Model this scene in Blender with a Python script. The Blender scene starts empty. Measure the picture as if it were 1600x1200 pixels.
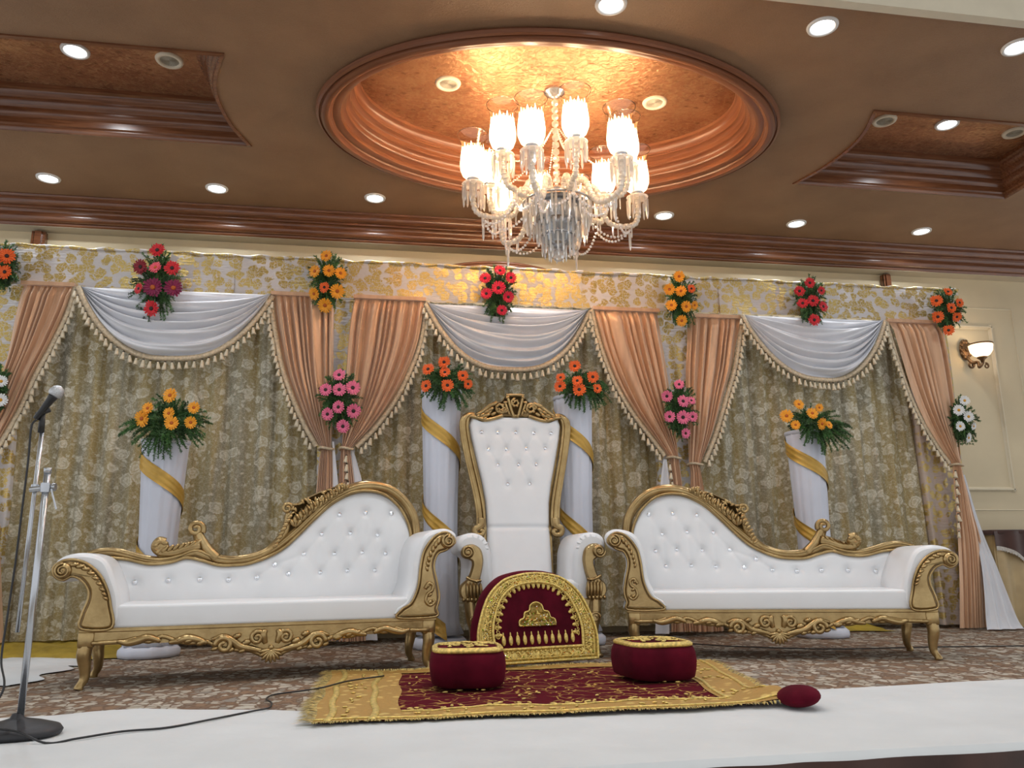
import bpy, math, random
import numpy as np
from mathutils import Vector, Matrix
from mathutils.geometry import tessellate_polygon

random.seed(7)
PI = math.pi
scene = bpy.context.scene
COL = scene.collection

# ------------------------------------------------------------------ camera
HC = 0.62                                   # lens height above the stage floor
FPX = 1250.83                               # focal length in pixels of the 1600x1200 frame
YAW, PITCH, ROLL = 0.166740557, 0.216788550, -0.0117306945
_cy, _sy = math.cos(YAW), math.sin(YAW)
_cp, _sp = math.cos(PITCH), math.sin(PITCH)
_cr, _sr = math.cos(ROLL), math.sin(ROLL)
_r = Vector((_cy, -_sy, 0)); _f = Vector((_sy, _cy, 0)); _u = Vector((0, 0, 1))
_f2 = _cp*_f + _sp*_u; _u2 = _cp*_u - _sp*_f
_r3 = _cr*_r + _sr*_u2; _u3 = _cr*_u2 - _sr*_r
cam_d = bpy.data.cameras.new('camera'); cam = bpy.data.objects.new('camera', cam_d); COL.objects.link(cam)
cam.matrix_world = Matrix(((_r3.x, _u3.x, -_f2.x, 0), (_r3.y, _u3.y, -_f2.y, 0), (_r3.z, _u3.z, -_f2.z, HC), (0, 0, 0, 1)))
cam_d.sensor_width = 36; cam_d.lens = FPX/1600*36; cam_d.clip_end = 100
scene.camera = cam

# ------------------------------------------------------------------ world, exposure
world = bpy.data.worlds.new('world'); scene.world = world; world.use_nodes = True
bg = world.node_tree.nodes['Background']
bg.inputs[0].default_value = (0.95, 0.97, 1.0, 1); bg.inputs[1].default_value = 0.85
scene.view_settings.view_transform = 'Standard'; scene.view_settings.look = 'None'
scene.view_settings.exposure = 0.2; scene.view_settings.gamma = 1.0
scene.view_settings.use_curve_mapping = False
LAMP_W = 7.5            # every ceiling downlight
BULB_W = 6.0             # every chandelier bulb

# ------------------------------------------------------------------ rays: a pixel to a point of the place
def ray(x, y): return _r3*((x-800)/FPX) + _u3*((600-y)/FPX) + _f2
def atY(x, y, Y):
    d = ray(x, y); t = Y/d.y; return Vector((d.x*t, Y, HC+d.z*t))
def atZ(x, y, Z):
    d = ray(x, y); t = (Z-HC)/d.z; return Vector((d.x*t, d.y*t, Z))

# ------------------------------------------------------------------ materials
def nodes_of(m):
    m.use_nodes = True; nt = m.node_tree; return nt, nt.nodes, nt.links
class NT:
    def __init__(s, name):
        s.m = bpy.data.materials.new(name); s.m.use_nodes = True; s.nt = s.m.node_tree; s.b = s.nt.nodes['Principled BSDF']
    def n(s, t, **kw):
        x = s.nt.nodes.new(t)
        for k, v in kw.items():
            if k.startswith('i_'):
                k2 = k[2:]; x.inputs[int(k2) if k2.isdigit() else k2].default_value = v
            else: setattr(x, k, v)
        return x
    def l(s, a, b): s.nt.links.new(a, b)
    def coords(s, scale=(1, 1, 1), kind='Object'):
        tc = s.n('ShaderNodeTexCoord'); mp = s.n('ShaderNodeMapping'); mp.inputs['Scale'].default_value = scale
        s.l(tc.outputs[kind], mp.inputs[0]); return mp.outputs[0]
    def noise(s, vec, scale, detail=3, rough=.5, dist=0):
        x = s.n('ShaderNodeTexNoise'); x.inputs['Scale'].default_value = scale; x.inputs['Detail'].default_value = detail
        x.inputs['Roughness'].default_value = rough; x.inputs['Distortion'].default_value = dist; s.l(vec, x.inputs['Vector']); return x
    def vor(s, vec, scale, feature='F1', rnd=1.0):
        x = s.n('ShaderNodeTexVoronoi', feature=feature); x.inputs['Scale'].default_value = scale; x.inputs['Randomness'].default_value = rnd
        s.l(vec, x.inputs['Vector']); return x
    def ramp(s, fac, stops):
        x = s.n('ShaderNodeValToRGB'); e = x.color_ramp.elements
        while len(e) < len(stops): e.new(.5)
        for q, (p, c) in zip(e, stops): q.position = p; q.color = (*c, 1) if len(c) == 3 else c
        s.l(fac, x.inputs[0]); return x.outputs[0]
    def mix(s, fac, a, b):
        x = s.n('ShaderNodeMix', data_type='RGBA')
        for v, i in ((fac, 0), (a, 6), (b, 7)):
            if hasattr(v, 'is_output'): s.l(v, x.inputs[i])
            else: x.inputs[i].default_value = (v if i == 0 else (*v, 1))
        return x.outputs[2]
    def math(s, op, a, b=None):
        x = s.n('ShaderNodeMath', operation=op)
        for v, i in ((a, 0), (b, 1)):
            if v is None: continue
            if hasattr(v, 'is_output'): s.l(v, x.inputs[i])
            else: x.inputs[i].default_value = v
        return x.outputs[0]
    def bump(s, h, strength=.3, dist=.01):
        x = s.n('ShaderNodeBump'); x.inputs['Strength'].default_value = strength; x.inputs['Distance'].default_value = dist
        s.l(h, x.inputs['Height']); s.l(x.outputs[0], s.b.inputs['Normal'])
    def set(s, color=None, rough=None, metal=None, **kw):
        for k, v in (('Base Color', color), ('Roughness', rough), ('Metallic', metal)):
            if v is None: continue
            if hasattr(v, 'is_output'): s.l(v, s.b.inputs[k])
            else: s.b.inputs[k].default_value = (*v, 1) if k == 'Base Color' else v
        for k, v in kw.items(): s.b.inputs[k].default_value = v
        return s.m
M = {}
def simple(name, col, rough=.5, metal=0.0, var=0.12, scale=8, bump=0, bscale=60, bdist=.003, **kw):
    t = NT(name); v = t.coords(); nz = t.noise(v, scale, 4)
    dark = tuple(c*(1-var*1.6) for c in col); lite = tuple(min(1, c*(1+var)) for c in col)
    c = t.ramp(nz.outputs[0], [(.3, dark), (.7, lite)])
    t.set(c, rough, metal, **kw)
    if bump: t.bump(t.noise(v, bscale, 3).outputs[0], bump, bdist)
    M[name] = t.m; return t.m
simple('wall_cream', (.62, .52, .34), .6, var=.04, scale=2, bump=.1, bscale=90)
simple('frame_cream', (.66, .58, .42), .5, var=.03)
simple('soffit', (.50, .44, .33), .7, var=.03)
simple('fascia', (.66, .60, .47), .7, var=.03)
simple('hall_floor', (.30, .24, .18), .5, var=.1)
simple('velvet_brown', (.055, .022, .016), .9, var=.25, scale=5, bump=.2, bscale=30, **{'Sheen Weight': .5})
simple('white_sheet', (.62, .64, .65), .75, var=.035, scale=3, bump=.25, bscale=7, bdist=.02)
simple('leather_white', (.74, .75, .765), .34, var=.02, scale=5, bump=.08, bscale=220, bdist=.001)
simple('satin_white', (.68, .69, .73), .30, var=.04, scale=4, **{'Sheen Weight': .3})
simple('cloth_pedestal', (.60, .63, .72), .6, var=.03, scale=4)
simple('sash_gold', (.55, .33, .06), .36, .25, var=.15, scale=6, bump=.3, bscale=25, bdist=.01)
simple('braid', (.62, .50, .34), .7, var=.2, scale=60, bump=.4, bscale=150)
simple('tassel', (.74, .64, .47), .6, var=.12, scale=40)
simple('knot', (.05, .035, .02), .6)
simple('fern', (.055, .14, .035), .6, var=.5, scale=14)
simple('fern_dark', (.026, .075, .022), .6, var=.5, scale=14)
simple('velvet_maroon', (.078, .003, .011), .95, var=.3, scale=7, bump=.2, bscale=50, **{'Sheen Weight': .08, 'Sheen Tint': (.8, .1, .15, 1), 'Specular IOR Level': .12})
simple('gold_thread', (.74, .55, .16), .40, .45, var=.25, scale=70, bump=.5, bscale=180, bdist=.004)
simple('fringe_gold', (.55, .41, .13), .6, .15, var=.35, scale=60)
simple('black_plastic', (.012, .012, .013), .4, var=.1)
simple('black_base', (.022, .022, .026), .5, var=.2)
simple('steel', (.50, .52, .55), .25, .9, var=.08)
simple('steel_dark', (.20, .21, .22), .3, .8, var=.1)
simple('grille_metal', (.55, .56, .58), .35, .85, var=.2, scale=300, bump=.8, bscale=500, bdist=.002)
simple('bronze', (.20, .11, .05), .4, .6, var=.3, scale=30)
simple('tan_satin', (.46, .34, .17), .45, var=.08)
simple('silver_fringe', (.5, .47, .42), .6, var=.2, scale=60)
simple('yellow_cloth', (.42, .29, .035), .45, var=.2, scale=8)
simple('speaker_white', (.74, .66, .52), .5, var=.03)
simple('speaker_grille', (.42, .38, .30), .5, var=.25, scale=200)
simple('rim_white', (.75, .74, .72), .4, var=.02)
simple('button_ring', (.55, .56, .58), .2, .9, var=.05)
for nm, c in dict(orange=(.85, .13, .012), yellow=(.86, .36, .015), red=(.62, .012, .022), darkred=(.24, .006, .016), magenta=(.22, .004, .055),
                  salmon=(.80, .10, .14), crimson=(.66, .008, .05), pink=(.80, .17, .30), white_petal=(.80, .81, .80)).items():
    simple('petal_'+nm, c, .55, var=.12, scale=30)
simple('eye_dark', (.03, .012, .008), .7, var=.3, scale=90)
simple('eye_yellow', (.62, .30, .02), .7, var=.3, scale=90)
simple('eye_orange', (.45, .10, .01), .7, var=.3, scale=90)

def m_wood():
    t = NT('wood'); v = t.coords((.6, 9, 9)); nz = t.noise(v, 7, 5, .6)
    c = t.ramp(nz.outputs[0], [(.25, (.085, .027, .011)), (.5, (.165, .060, .024)), (.8, (.25, .102, .044))])
    t.set(c, .27, 0); t.b.inputs['Coat Weight'].default_value = .45; t.b.inputs['Coat Roughness'].default_value = .22; M['wood'] = t.m
    t = NT('wood_ring'); v = t.coords((1, 1, 40)); nz = t.noise(v, 3, 4, .5)
    c = t.ramp(nz.outputs[0], [(.25, (.155, .053, .024)), (.5, (.20, .074, .034)), (.8, (.25, .10, .048))])
    t.set(c, .28, 0); M['wood_ring'] = t.m
m_wood()
def m_ceiling():
    t = NT('ceiling_plaster'); v = t.coords(); n1 = t.noise(v, 2.5, 4, .6); n2 = t.noise(t.coords((9, 22, 9)), 5, 4, .65, 1.5)
    c = t.ramp(n1.outputs[0], [(.3, (.27, .148, .075)), (.7, (.35, .20, .105))])
    c2 = t.mix(t.math('MULTIPLY', n2.outputs[0], .35), c, (.15, .08, .042))
    t.set(c2, .5); t.bump(n2.outputs[0], .55, .015); M['ceiling'] = t.m
    t = NT('wallpaper_copper'); v = t.coords(); w = t.vor(t.coords((1, 1.5, 1)), 11); n = t.noise(v, 3, 4, .6)
    n3 = t.noise(v, 26, 4, .6, 1.2)
    c = t.ramp(n.outputs[0], [(.3, (.30, .125, .060)), (.55, (.42, .195, .098)), (.75, (.55, .29, .14))])
    f = t.ramp(w.outputs['Distance'], [(.12, (1, 1, 1)), (.30, (0, 0, 0))])
    c2 = t.mix(t.math('MULTIPLY', f, .55), c, (.17, .07, .03)); c3 = t.mix(t.math('MULTIPLY', t.ramp(n3.outputs[0], [(.45, (0, 0, 0)), (.7, (1, 1, 1))]), .6), c2, (.55, .33, .16))
    t.set(c3, .27, .65); t.bump(n3.outputs[0], .5, .012); M['wallpaper'] = t.m
m_ceiling()
def m_carpet():
    t = NT('carpet'); d = t.noise(t.coords(), 9, 3); v0 = t.coords((1, .75, 1))
    add = t.n('ShaderNodeMixRGB', blend_type='ADD'); add.inputs[0].default_value = .12; t.l(v0, add.inputs[1]); t.l(d.outputs[1], add.inputs[2])
    w = t.vor(add.outputs[0], 19); e = t.vor(add.outputs[0], 19, 'DISTANCE_TO_EDGE')
    sel = t.n('ShaderNodeSeparateColor'); t.l(w.outputs['Color'], sel.inputs[0])
    c = t.ramp(sel.outputs[0], [(.0, (.20, .115, .066)), (.30, (.27, .165, .095)), (.33, (.44, .40, .32)), (.76, (.60, .56, .47)), (.79, (.30, .29, .25)), (1, (.20, .14, .10))])
    f = t.ramp(e.outputs[0], [(.05, (1, 1, 1)), (.13, (0, 0, 0))])
    c2 = t.mix(t.math('MULTIPLY', f, .95), c, (.14, .08, .045)); g = t.noise(t.coords(), 260, 2)
    c3 = t.mix(t.math('MULTIPLY', g.outputs[0], .5), c2, (.13, .075, .045))
    t.set(c3, .95); t.bump(g.outputs[0], .5, .004); M['carpet'] = t.m
m_carpet()
def m_lace():
    t = NT('lace'); v = t.coords((1, .35, 1)); d = t.noise(v, 11, 4, .65)
    add = t.n('ShaderNodeMixRGB', blend_type='ADD'); add.inputs[0].default_value = .11; t.l(v, add.inputs[1]); t.l(d.outputs[1], add.inputs[2])
    w = t.vor(add.outputs[0], 7.0, rnd=.8); e = t.vor(add.outputs[0], 34, 'DISTANCE_TO_EDGE'); s = t.vor(add.outputs[0], 19); fine = t.noise(v, 75, 3, .7)
    rose = t.ramp(w.outputs['Distance'], [(.05, (.45,)*3), (.15, (1,)*3), (.21, (.3,)*3), (.31, (1,)*3), (.37, (0, 0, 0))])
    leaf = t.ramp(s.outputs['Distance'], [(.25, (1, 1, 1)), (.36, (0, 0, 0))]); net = t.ramp(e.outputs[0], [(.04, (1, 1, 1)), (.09, (0, 0, 0))])
    grain = t.ramp(fine.outputs[0], [(.35, (.45,)*3), (.65, (1,)*3)])
    big = t.noise(t.coords((1.6, 0, .12)), 3.2, 3)
    ground = t.ramp(big.outputs[0], [(.30, (.20, .18, .125)), (.46, (.33, .25, .10)), (.6, (.25, .225, .155)), (.75, (.36, .275, .12))])
    thread = (.78, .74, .62)
    k = t.math('MAXIMUM', t.math('MULTIPLY', rose, .85), t.math('MULTIPLY', leaf, .60)); k = t.math('MAXIMUM', k, t.math('MULTIPLY', net, .30)); k = t.math('MULTIPLY', k, grain)
    t.set(t.mix(k, ground, thread), .7); t.bump(k, .5, .006); M['lace'] = t.m
m_lace()
def m_brocade():
    for nm, sc, gold_lo in (('brocade', 1.0, .56), ('brocade_gold', 1.0, .58), ('brocade_rose', 1.0, .50)):
        t = NT(nm); v = t.coords((1, .4, 1)); d = t.noise(v, 16, 3)
        add = t.n('ShaderNodeMixRGB', blend_type='ADD'); add.inputs[0].default_value = .07; t.l(v, add.inputs[1]); t.l(d.outputs[1], add.inputs[2])
        w = t.vor(add.outputs[0], 12.5, rnd=.75); e = t.vor(add.outputs[0], 33, 'DISTANCE_TO_EDGE')
        patch = t.ramp(w.outputs['Distance'], [(gold_lo-.08, (1, 1, 1)), (gold_lo, (0, 0, 0))])
        vein = t.ramp(e.outputs[0], [(.02, (0, 0, 0)), (.05, (1, 1, 1))])
        k = t.math('MULTIPLY', patch, vein)
        base = (.58, .55, .54) if nm != 'brocade_rose' else (.46, .37, .31)
        c = t.mix(k, base, (.56, .41, .13)); t.set(c, None)
        t.l(t.math('MULTIPLY', k, .6), t.b.inputs['Metallic']); t.l(t.ramp(k, [(0, (.6,)*3), (1, (.34,)*3)]), t.b.inputs['Roughness'])
        t.bump(t.noise(t.coords((1, 1, 5)), 12, 3).outputs[0], .25, .02); M[nm] = t.m
m_brocade()
def m_peach():
    t = NT('satin_peach'); v = t.coords((10, 10, 1)); n = t.noise(v, 2.5, 3)
    t.set(t.ramp(n.outputs[0], [(.3, (.55, .325, .19)), (.7, (.68, .42, .255))]), .31, .18); t.b.inputs['Sheen Weight'].default_value = .4; M['satin_peach'] = t.m
    t = NT('gilt'); v = t.coords(); n = t.noise(v, 9, 4, .6); n2 = t.noise(v, 60, 3)
    c = t.ramp(n.outputs[0], [(.3, (.30, .20, .085)), (.6, (.44, .31, .14)), (.8, (.55, .405, .205))])
    t.set(c, .28, .82); t.bump(n2.outputs[0], .2, .004); M['gilt'] = t.m
m_peach()
def m_rug():
    t = NT('rug'); v = t.coords(); d = t.noise(v, 6, 3); gn = t.noise(v, 40, 4)
    add = t.n('ShaderNodeMixRGB', blend_type='ADD'); add.inputs[0].default_value = .16; t.l(v, add.inputs[1]); t.l(d.outputs[1], add.inputs[2])
    e = t.vor(add.outputs[0], 9, 'DISTANCE_TO_EDGE'); w = t.vor(add.outputs[0], 17)
    vine = t.ramp(e.outputs[0], [(.012, (1, 1, 1)), (.04, (0, 0, 0))]); dot = t.ramp(w.outputs['Distance'], [(.14, (1, 1, 1)), (.2, (0, 0, 0))])
    k = t.math('MAXIMUM', vine, dot); k = t.math('MULTIPLY', k, t.ramp(t.noise(v, 5, 2).outputs[0], [(.36, (0, 0, 0)), (.5, (1, 1, 1))]))
    c = t.mix(k, (.095, .004, .012), (.52, .33, .085)); c = t.mix(t.math('MULTIPLY', gn.outputs[0], .35), c, (.05, .002, .005)); t.set(c, .95, **{'Specular IOR Level': .1}); t.bump(gn.outputs[0], .5, .008); M['rug_field'] = t.m
    t = NT('rug_border'); v = t.coords(); w = t.vor(v, 15); n = t.noise(v, 55, 4); d2 = t.noise(v, 8, 3)
    k = t.ramp(w.outputs['Distance'], [(.2, (1, 1, 1)), (.34, (0, 0, 0))])
    c = t.mix(k, (.43, .25, .055), (.68, .49, .15)); c = t.mix(t.math('MULTIPLY', n.outputs[0], .45), c, (.24, .13, .03)); t.set(c, .7, .1); t.bump(n.outputs[0], .6, .008); M['rug_border'] = t.m
m_rug()
def emit(name, col, s):
    m = bpy.data.materials.new(name); m.use_nodes = True; nt = m.node_tree; nt.nodes.clear()
    e = nt.nodes.new('ShaderNodeEmission'); e.inputs[0].default_value = (*col, 1); e.inputs[1].default_value = s
    o = nt.nodes.new('ShaderNodeOutputMaterial'); nt.links.new(e.outputs[0], o.inputs[0]); M[name] = m
emit('lens_light', (.93, .96, 1), 9.0)
emit('bulb_light', (1, .80, .56), 40.0)
def glassy(name, tr, parts, rough=.06):
    """thin glass: clear part + weighted other closures (cheap to trace, no caustics)"""
    m = bpy.data.materials.new(name); m.use_nodes = True; nt = m.node_tree; nt.nodes.clear()
    out = nt.nodes.new('ShaderNodeOutputMaterial'); cur = nt.nodes.new('ShaderNodeBsdfTransparent'); cur.inputs[0].default_value = (*tr, 1); cur = cur.outputs[0]
    for kind, col, fac in parts:
        b = nt.nodes.new('ShaderNodeBsdf'+kind); b.inputs[0].default_value = (*col, 1)
        if kind == 'Glossy': b.inputs['Roughness'].default_value = rough
        mx = nt.nodes.new('ShaderNodeMixShader')
        if fac == 'facing':
            lw = nt.nodes.new('ShaderNodeFresnel'); lw.inputs[0].default_value = 1.75; nt.links.new(lw.outputs[0], mx.inputs[0])
        else: mx.inputs[0].default_value = fac
        nt.links.new(cur, mx.inputs[1]); nt.links.new(b.outputs[0], mx.inputs[2]); cur = mx.outputs[0]
    nt.links.new(cur, out.inputs[0]); M[name] = m
glassy('glass_clear', (.97, .97, .97), [('Glossy', (1, .97, .93), 'facing')])
glassy('crystal', (.96, .95, .94), [('Diffuse', (.95, .92, .88), .28), ('Translucent', (1, .96, .9), .42), ('Glossy', (1, 1, 1), .36)], .06)
glassy('glass_arm', (.97, .95, .92), [('Diffuse', (1, .96, .90), .55), ('Translucent', (1, .97, .90), .55), ('Glossy', (1, .97, .92), .30)], .1)
glassy('glass_frost', (1, .97, .92), [('Translucent', (1, .93, .82), .62), ('Glossy', (1, 1, 1), .1)], .2)
glassy('glass_opal', (1, .95, .9), [('Translucent', (1, .90, .76), .75), ('Diffuse', (.95, .88, .78), .3)], .2)
simple('sequin_green', (.35, .55, .06), .2, .8); simple('sequin_orange', (.75, .24, .03), .2, .8); simple('sequin_silver', (.85, .82, .7), .2, .8)

# ------------------------------------------------------------------ mesh building
def unit(v):
    v = Vector(v); return v.normalized() if v.length > 1e-9 else Vector((0, 0, 1))
def catmull(pts, n=8, closed=False):
    P = [Vector(p) for p in pts]; out = []; N = len(P)
    rng = range(N) if closed else range(N-1)
    for i in rng:
        p0 = P[(i-1) % N] if (closed or i > 0) else P[0]*2-P[1]
        p1 = P[i]; p2 = P[(i+1) % N]
        p3 = P[(i+2) % N] if (closed or i+2 < N) else P[-1]*2-P[-2]
        for k in range(n):
            t = k/n
            out.append(.5*((2*p1)+(p2-p0)*t+(2*p0-5*p1+4*p2-p3)*t*t+(3*p1-p0-3*p2+p3)*t**3))
    if not closed: out.append(P[-1])
    return out
class MB:
    def __init__(s): s.v = []; s.f = []; s.mi = []; s.cur = 0
    def add(s, vs, fs):
        o = len(s.v); s.v += [tuple(p) for p in vs]; s.f += [tuple(i+o for i in f) for f in fs]; s.mi += [s.cur]*len(fs); return s
    def box(s, c, d, rz=0):
        cx, cy, cz = c; a, b, h = d[0]/2, d[1]/2, d[2]/2; co, si = math.cos(rz), math.sin(rz)
        vs = [(cx+x*a*co-y*b*si, cy+x*a*si+y*b*co, cz+z*h) for z in (-1, 1) for y in (-1, 1) for x in (-1, 1)]
        return s.add(vs, [(0, 2, 3, 1), (4, 5, 7, 6), (0, 1, 5, 4), (2, 6, 7, 3), (0, 4, 6, 2), (1, 3, 7, 5)])
    def tube(s, path, rad, n=8, caps=True, flat=1.0, up=None):
        P = [Vector(p) for p in path]; N = len(P); R = rad if hasattr(rad, '__len__') else [rad]*N
        T = [unit(P[min(i+1, N-1)]-P[max(i-1, 0)]) for i in range(N)]
        a = Vector(up) if up else (Vector((0, 0, 1)) if abs(T[0].z) < .9 else Vector((1, 0, 0)))
        vs = []; nrm = unit(a-T[0]*a.dot(T[0]))
        for i in range(N):
            nrm = unit((Vector(up) if up else nrm)-T[i]*(Vector(up) if up else nrm).dot(T[i])); b = T[i].cross(nrm)
            for k in range(n):
                t = 2*PI*k/n; vs.append(P[i]+(nrm*math.cos(t)*flat+b*math.sin(t))*R[i])
        fs = [(i*n+k, i*n+(k+1) % n, (i+1)*n+(k+1) % n, (i+1)*n+k) for i in range(N-1) for k in range(n)]
        if caps: fs += [tuple(range(n))[::-1], tuple((N-1)*n+k for k in range(n))]
        return s.add(vs, fs)
    def lathe(s, prof, n=16, c=(0, 0, 0), caps=True, axis=None, ripple=None):
        c = Vector(c); vs = []
        if axis is not None:
            az = unit(axis); ax = unit(az.orthogonal()); ay = az.cross(ax)
        else: ax, ay, az = Vector((1, 0, 0)), Vector((0, 1, 0)), Vector((0, 0, 1))
        for r, z in prof:
            for k in range(n):
                t = 2*PI*k/n; rr = r*(1+(ripple(t, z) if ripple else 0)); vs.append(c+ax*rr*math.cos(t)+ay*rr*math.sin(t)+az*z)
        m = len(prof); fs = [(i*n+k, i*n+(k+1) % n, (i+1)*n+(k+1) % n, (i+1)*n+k) for i in range(m-1) for k in range(n)]
        if caps: fs += [tuple(range(n))[::-1], tuple((m-1)*n+k for k in range(n))]
        return s.add(vs, fs)
    def ellip(s, c, ax, ay, az, n=8, m=5):
        c, ax, ay, az = map(Vector, (c, ax, ay, az)); vs = [c+az]
        for i in range(1, m):
            p = PI*i/m
            for k in range(n): t = 2*PI*k/n; vs.append(c+(ax*math.cos(t)+ay*math.sin(t))*math.sin(p)+az*math.cos(p))
        vs.append(c-az); L = len(vs)-1
        fs = [(0, 1+k, 1+(k+1) % n) for k in range(n)]
        fs += [(1+i*n+k, 1+(i+1)*n+k, 1+(i+1)*n+(k+1) % n, 1+i*n+(k+1) % n) for i in range(m-2) for k in range(n)]
        fs += [(L, 1+(m-2)*n+(k+1) % n, 1+(m-2)*n+k) for k in range(n)]
        return s.add(vs, fs)
    def grid(s, fn, nu, nv, wrapu=False):
        vs = [fn(i/(nu if wrapu else nu), j/nv) for j in range(nv+1) for i in range(nu if wrapu else nu+1)]
        w = nu if wrapu else nu+1
        fs = [(j*w+i, j*w+(i+1) % w, (j+1)*w+(i+1) % w, (j+1)*w+i) for j in range(nv) for i in range(nu)]
        return s.add(vs, fs)
    def prism(s, poly, fmap, layers):
        """poly: 2-D outline; layers: list of (depth, inset); fmap(a, b, depth) -> point. Capped both ends."""
        N = len(poly); P = [Vector((p[0], p[1])) for p in poly]
        area = sum(P[i].x*P[(i+1) % N].y-P[(i+1) % N].x*P[i].y for i in range(N)); sg = 1 if area > 0 else -1
        nr = []
        for i in range(N):
            t = P[(i+1) % N]-P[i-1]; t = t.normalized() if t.length > 1e-9 else Vector((1, 0)); nr.append(Vector((-t.y, t.x))*sg)
        vs = []
        for d, ins in layers:
            for i in range(N): q = P[i]+nr[i]*ins; vs.append(fmap(q.x, q.y, d))
        m = len(layers); fs = [(i*N+k, i*N+(k+1) % N, (i+1)*N+(k+1) % N, (i+1)*N+k) for i in range(m-1) for k in range(N)]
        tri = tessellate_polygon([[Vector((p.x, p.y, 0)) for p in P]])
        fs += [tuple(t) for t in tri]; fs += [tuple((m-1)*N+i for i in t)[::-1] for t in tri]
        return s.add(vs, fs)
    def sweep(s, pts, prof, closed=True, z0=0):
        """outline in plan (counter-clockwise) with a profile of (inset, dz), mitred"""
        P = [Vector((p[0], p[1])) for p in pts]; N = len(P); vs = []
        off = []
        for i in range(N):
            a = (P[i]-P[i-1]).normalized(); b = (P[(i+1) % N]-P[i]).normalized()
            na, nb = Vector((-a.y, a.x)), Vector((-b.y, b.x)); h = na+nb; h = h/max(.3, (1+na.dot(nb))); off.append(h)
        for ins, dz in prof:
            for i in range(N): q = P[i]+off[i]*ins; vs.append((q.x, q.y, z0+dz))
        m = len(prof); return s.add(vs, [(i*N+k, i*N+(k+1) % N, (i+1)*N+(k+1) % N, (i+1)*N+k) for i in range(m-1) for k in range(N)])
    def rbox(s, c, d, r=.03, rz=0, n=6, fn=None):
        """rounded box (superellipsoid-like with true corner radius)"""
        hx, hy, hz = d[0]/2-r, d[1]/2-r, d[2]/2-r; co, si = math.cos(rz), math.sin(rz); vs = []; m = n*4
        rows = 2*n
        for j in range(rows+1):
            p = PI*j/rows; sz = hz if p < PI/2+1e-6 and j <= n-0 and j < n+1 and p <= PI/2 else -hz
            if j == n: pass
            for k in range(m):
                t = 2*PI*(k+.5)/m; x = r*math.sin(p)*math.cos(t)+(hx if math.cos(t) > 0 else -hx); y = r*math.sin(p)*math.sin(t)+(hy if math.sin(t) > 0 else -hy); z = r*math.cos(p)+sz
                if fn: x, y, z = fn(x, y, z)
                vs.append((c[0]+x*co-y*si, c[1]+x*si+y*co, c[2]+z))
            if j == n:
                for k in range(m):
                    t = 2*PI*(k+.5)/m; x = r*math.cos(t)+(hx if math.cos(t) > 0 else -hx); y = r*math.sin(t)+(hy if math.sin(t) > 0 else -hy); z = -hz
                    if fn: x, y, z = fn(x, y, z)
                    vs.append((c[0]+x*co-y*si, c[1]+x*si+y*co, c[2]+z))
        R = rows+2; fs = [(j*m+k, (j+1)*m+k, (j+1)*m+(k+1) % m, j*m+(k+1) % m) for j in range(R-1) for k in range(m)]
        fs += [tuple(range(m)), tuple((R-1)*m+k for k in range(m))[::-1]]
        return s.add(vs, fs)
    def mesh(s, name, mats, smooth=True):
        me = bpy.data.meshes.new(name); me.from_pydata(s.v, [], s.f)
        for m in (mats if isinstance(mats, (list, tuple)) else [mats]): me.materials.append(M[m])
        if isinstance(mats, (list, tuple)): me.polygons.foreach_set('material_index', s.mi)
        me.polygons.foreach_set('use_smooth', [smooth]*len(me.polygons)); me.update(); return me
    def build(s, name, mat, parent=None, loc=(0, 0, 0), smooth=True, off=None, sharp=None):
        if off is not None: s.v = [(p[0]-off[0], p[1]-off[1], p[2]-off[2]) for p in s.v]
        me = s.mesh(name, mat, smooth)
        if sharp: me.set_sharp_from_angle(angle=math.radians(sharp))
        return obj(name, me, parent, loc)
def obj(name, me, parent=None, loc=(0, 0, 0), rot=(0, 0, 0), scale=None):
    o = bpy.data.objects.new(name, me); COL.objects.link(o); o.location = loc; o.rotation_euler = rot
    if scale: o.scale = scale
    if parent: o.parent = parent
    return o
def tag(o, label, cat, group=None, kind=None):
    o['label'] = label; o['category'] = cat
    if group: o['group'] = group
    if kind: o['kind'] = kind
    return o
def thing(name, label, cat, loc=(0, 0, 0), rz=0, group=None, kind=None):
    o = obj(name, None, None, loc, (0, 0, rz)); o.empty_display_size = .1; return tag(o, label, cat, group, kind)
def lamp(name, kind, power, col, parent, loc, size=.1, **kw):
    d = bpy.data.lights.new(name, kind); d.energy = power; d.color = col
    if kind == 'AREA': d.shape = 'DISK'; d.size = size
    else: d.shadow_soft_size = size
    for k, v in kw.items(): setattr(d, k, v)
    return obj(name, d, parent, loc)
def interp(x, xs, ys):
    return float(np.interp(x, xs, ys))

# ================================================================== SETTING
H = 3.65; DZ = 0.28; HALL = -0.9
XL, XR, YF, YT, YW = -4.6, 8.0, 3.57, 6.75, 7.03
def structure(o, label, cat): return tag(o, label, cat, kind='structure')
# stage
b = MB(); b.box((1.7, 4.7975, -.03), (12.6, 4.465, .06)); structure(b.build('floor', 'carpet', smooth=False), 'brown and grey pebble patterned carpet on the stage', 'carpet')
b = MB(); b.box((1.7, -1.2, HALL-.03), (14, 7.4, .06)); structure(b.build('floor_hall', 'hall_floor', smooth=False), 'brown hall floor below the front of the stage', 'floor')
def skirt(u, v):
    x = XL+u*(XR-XL); a = .012+.035*v
    return (x, 2.535-a*(.5+.5*math.sin(x*17+math.sin(x*5)*1.3)), -.012-v*(.88))
structure(MB().grid(skirt, 500, 8).build('stage_skirt', 'velvet_brown'), 'dark brown velvet skirt hanging on the stage front', 'stage skirt')
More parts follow.
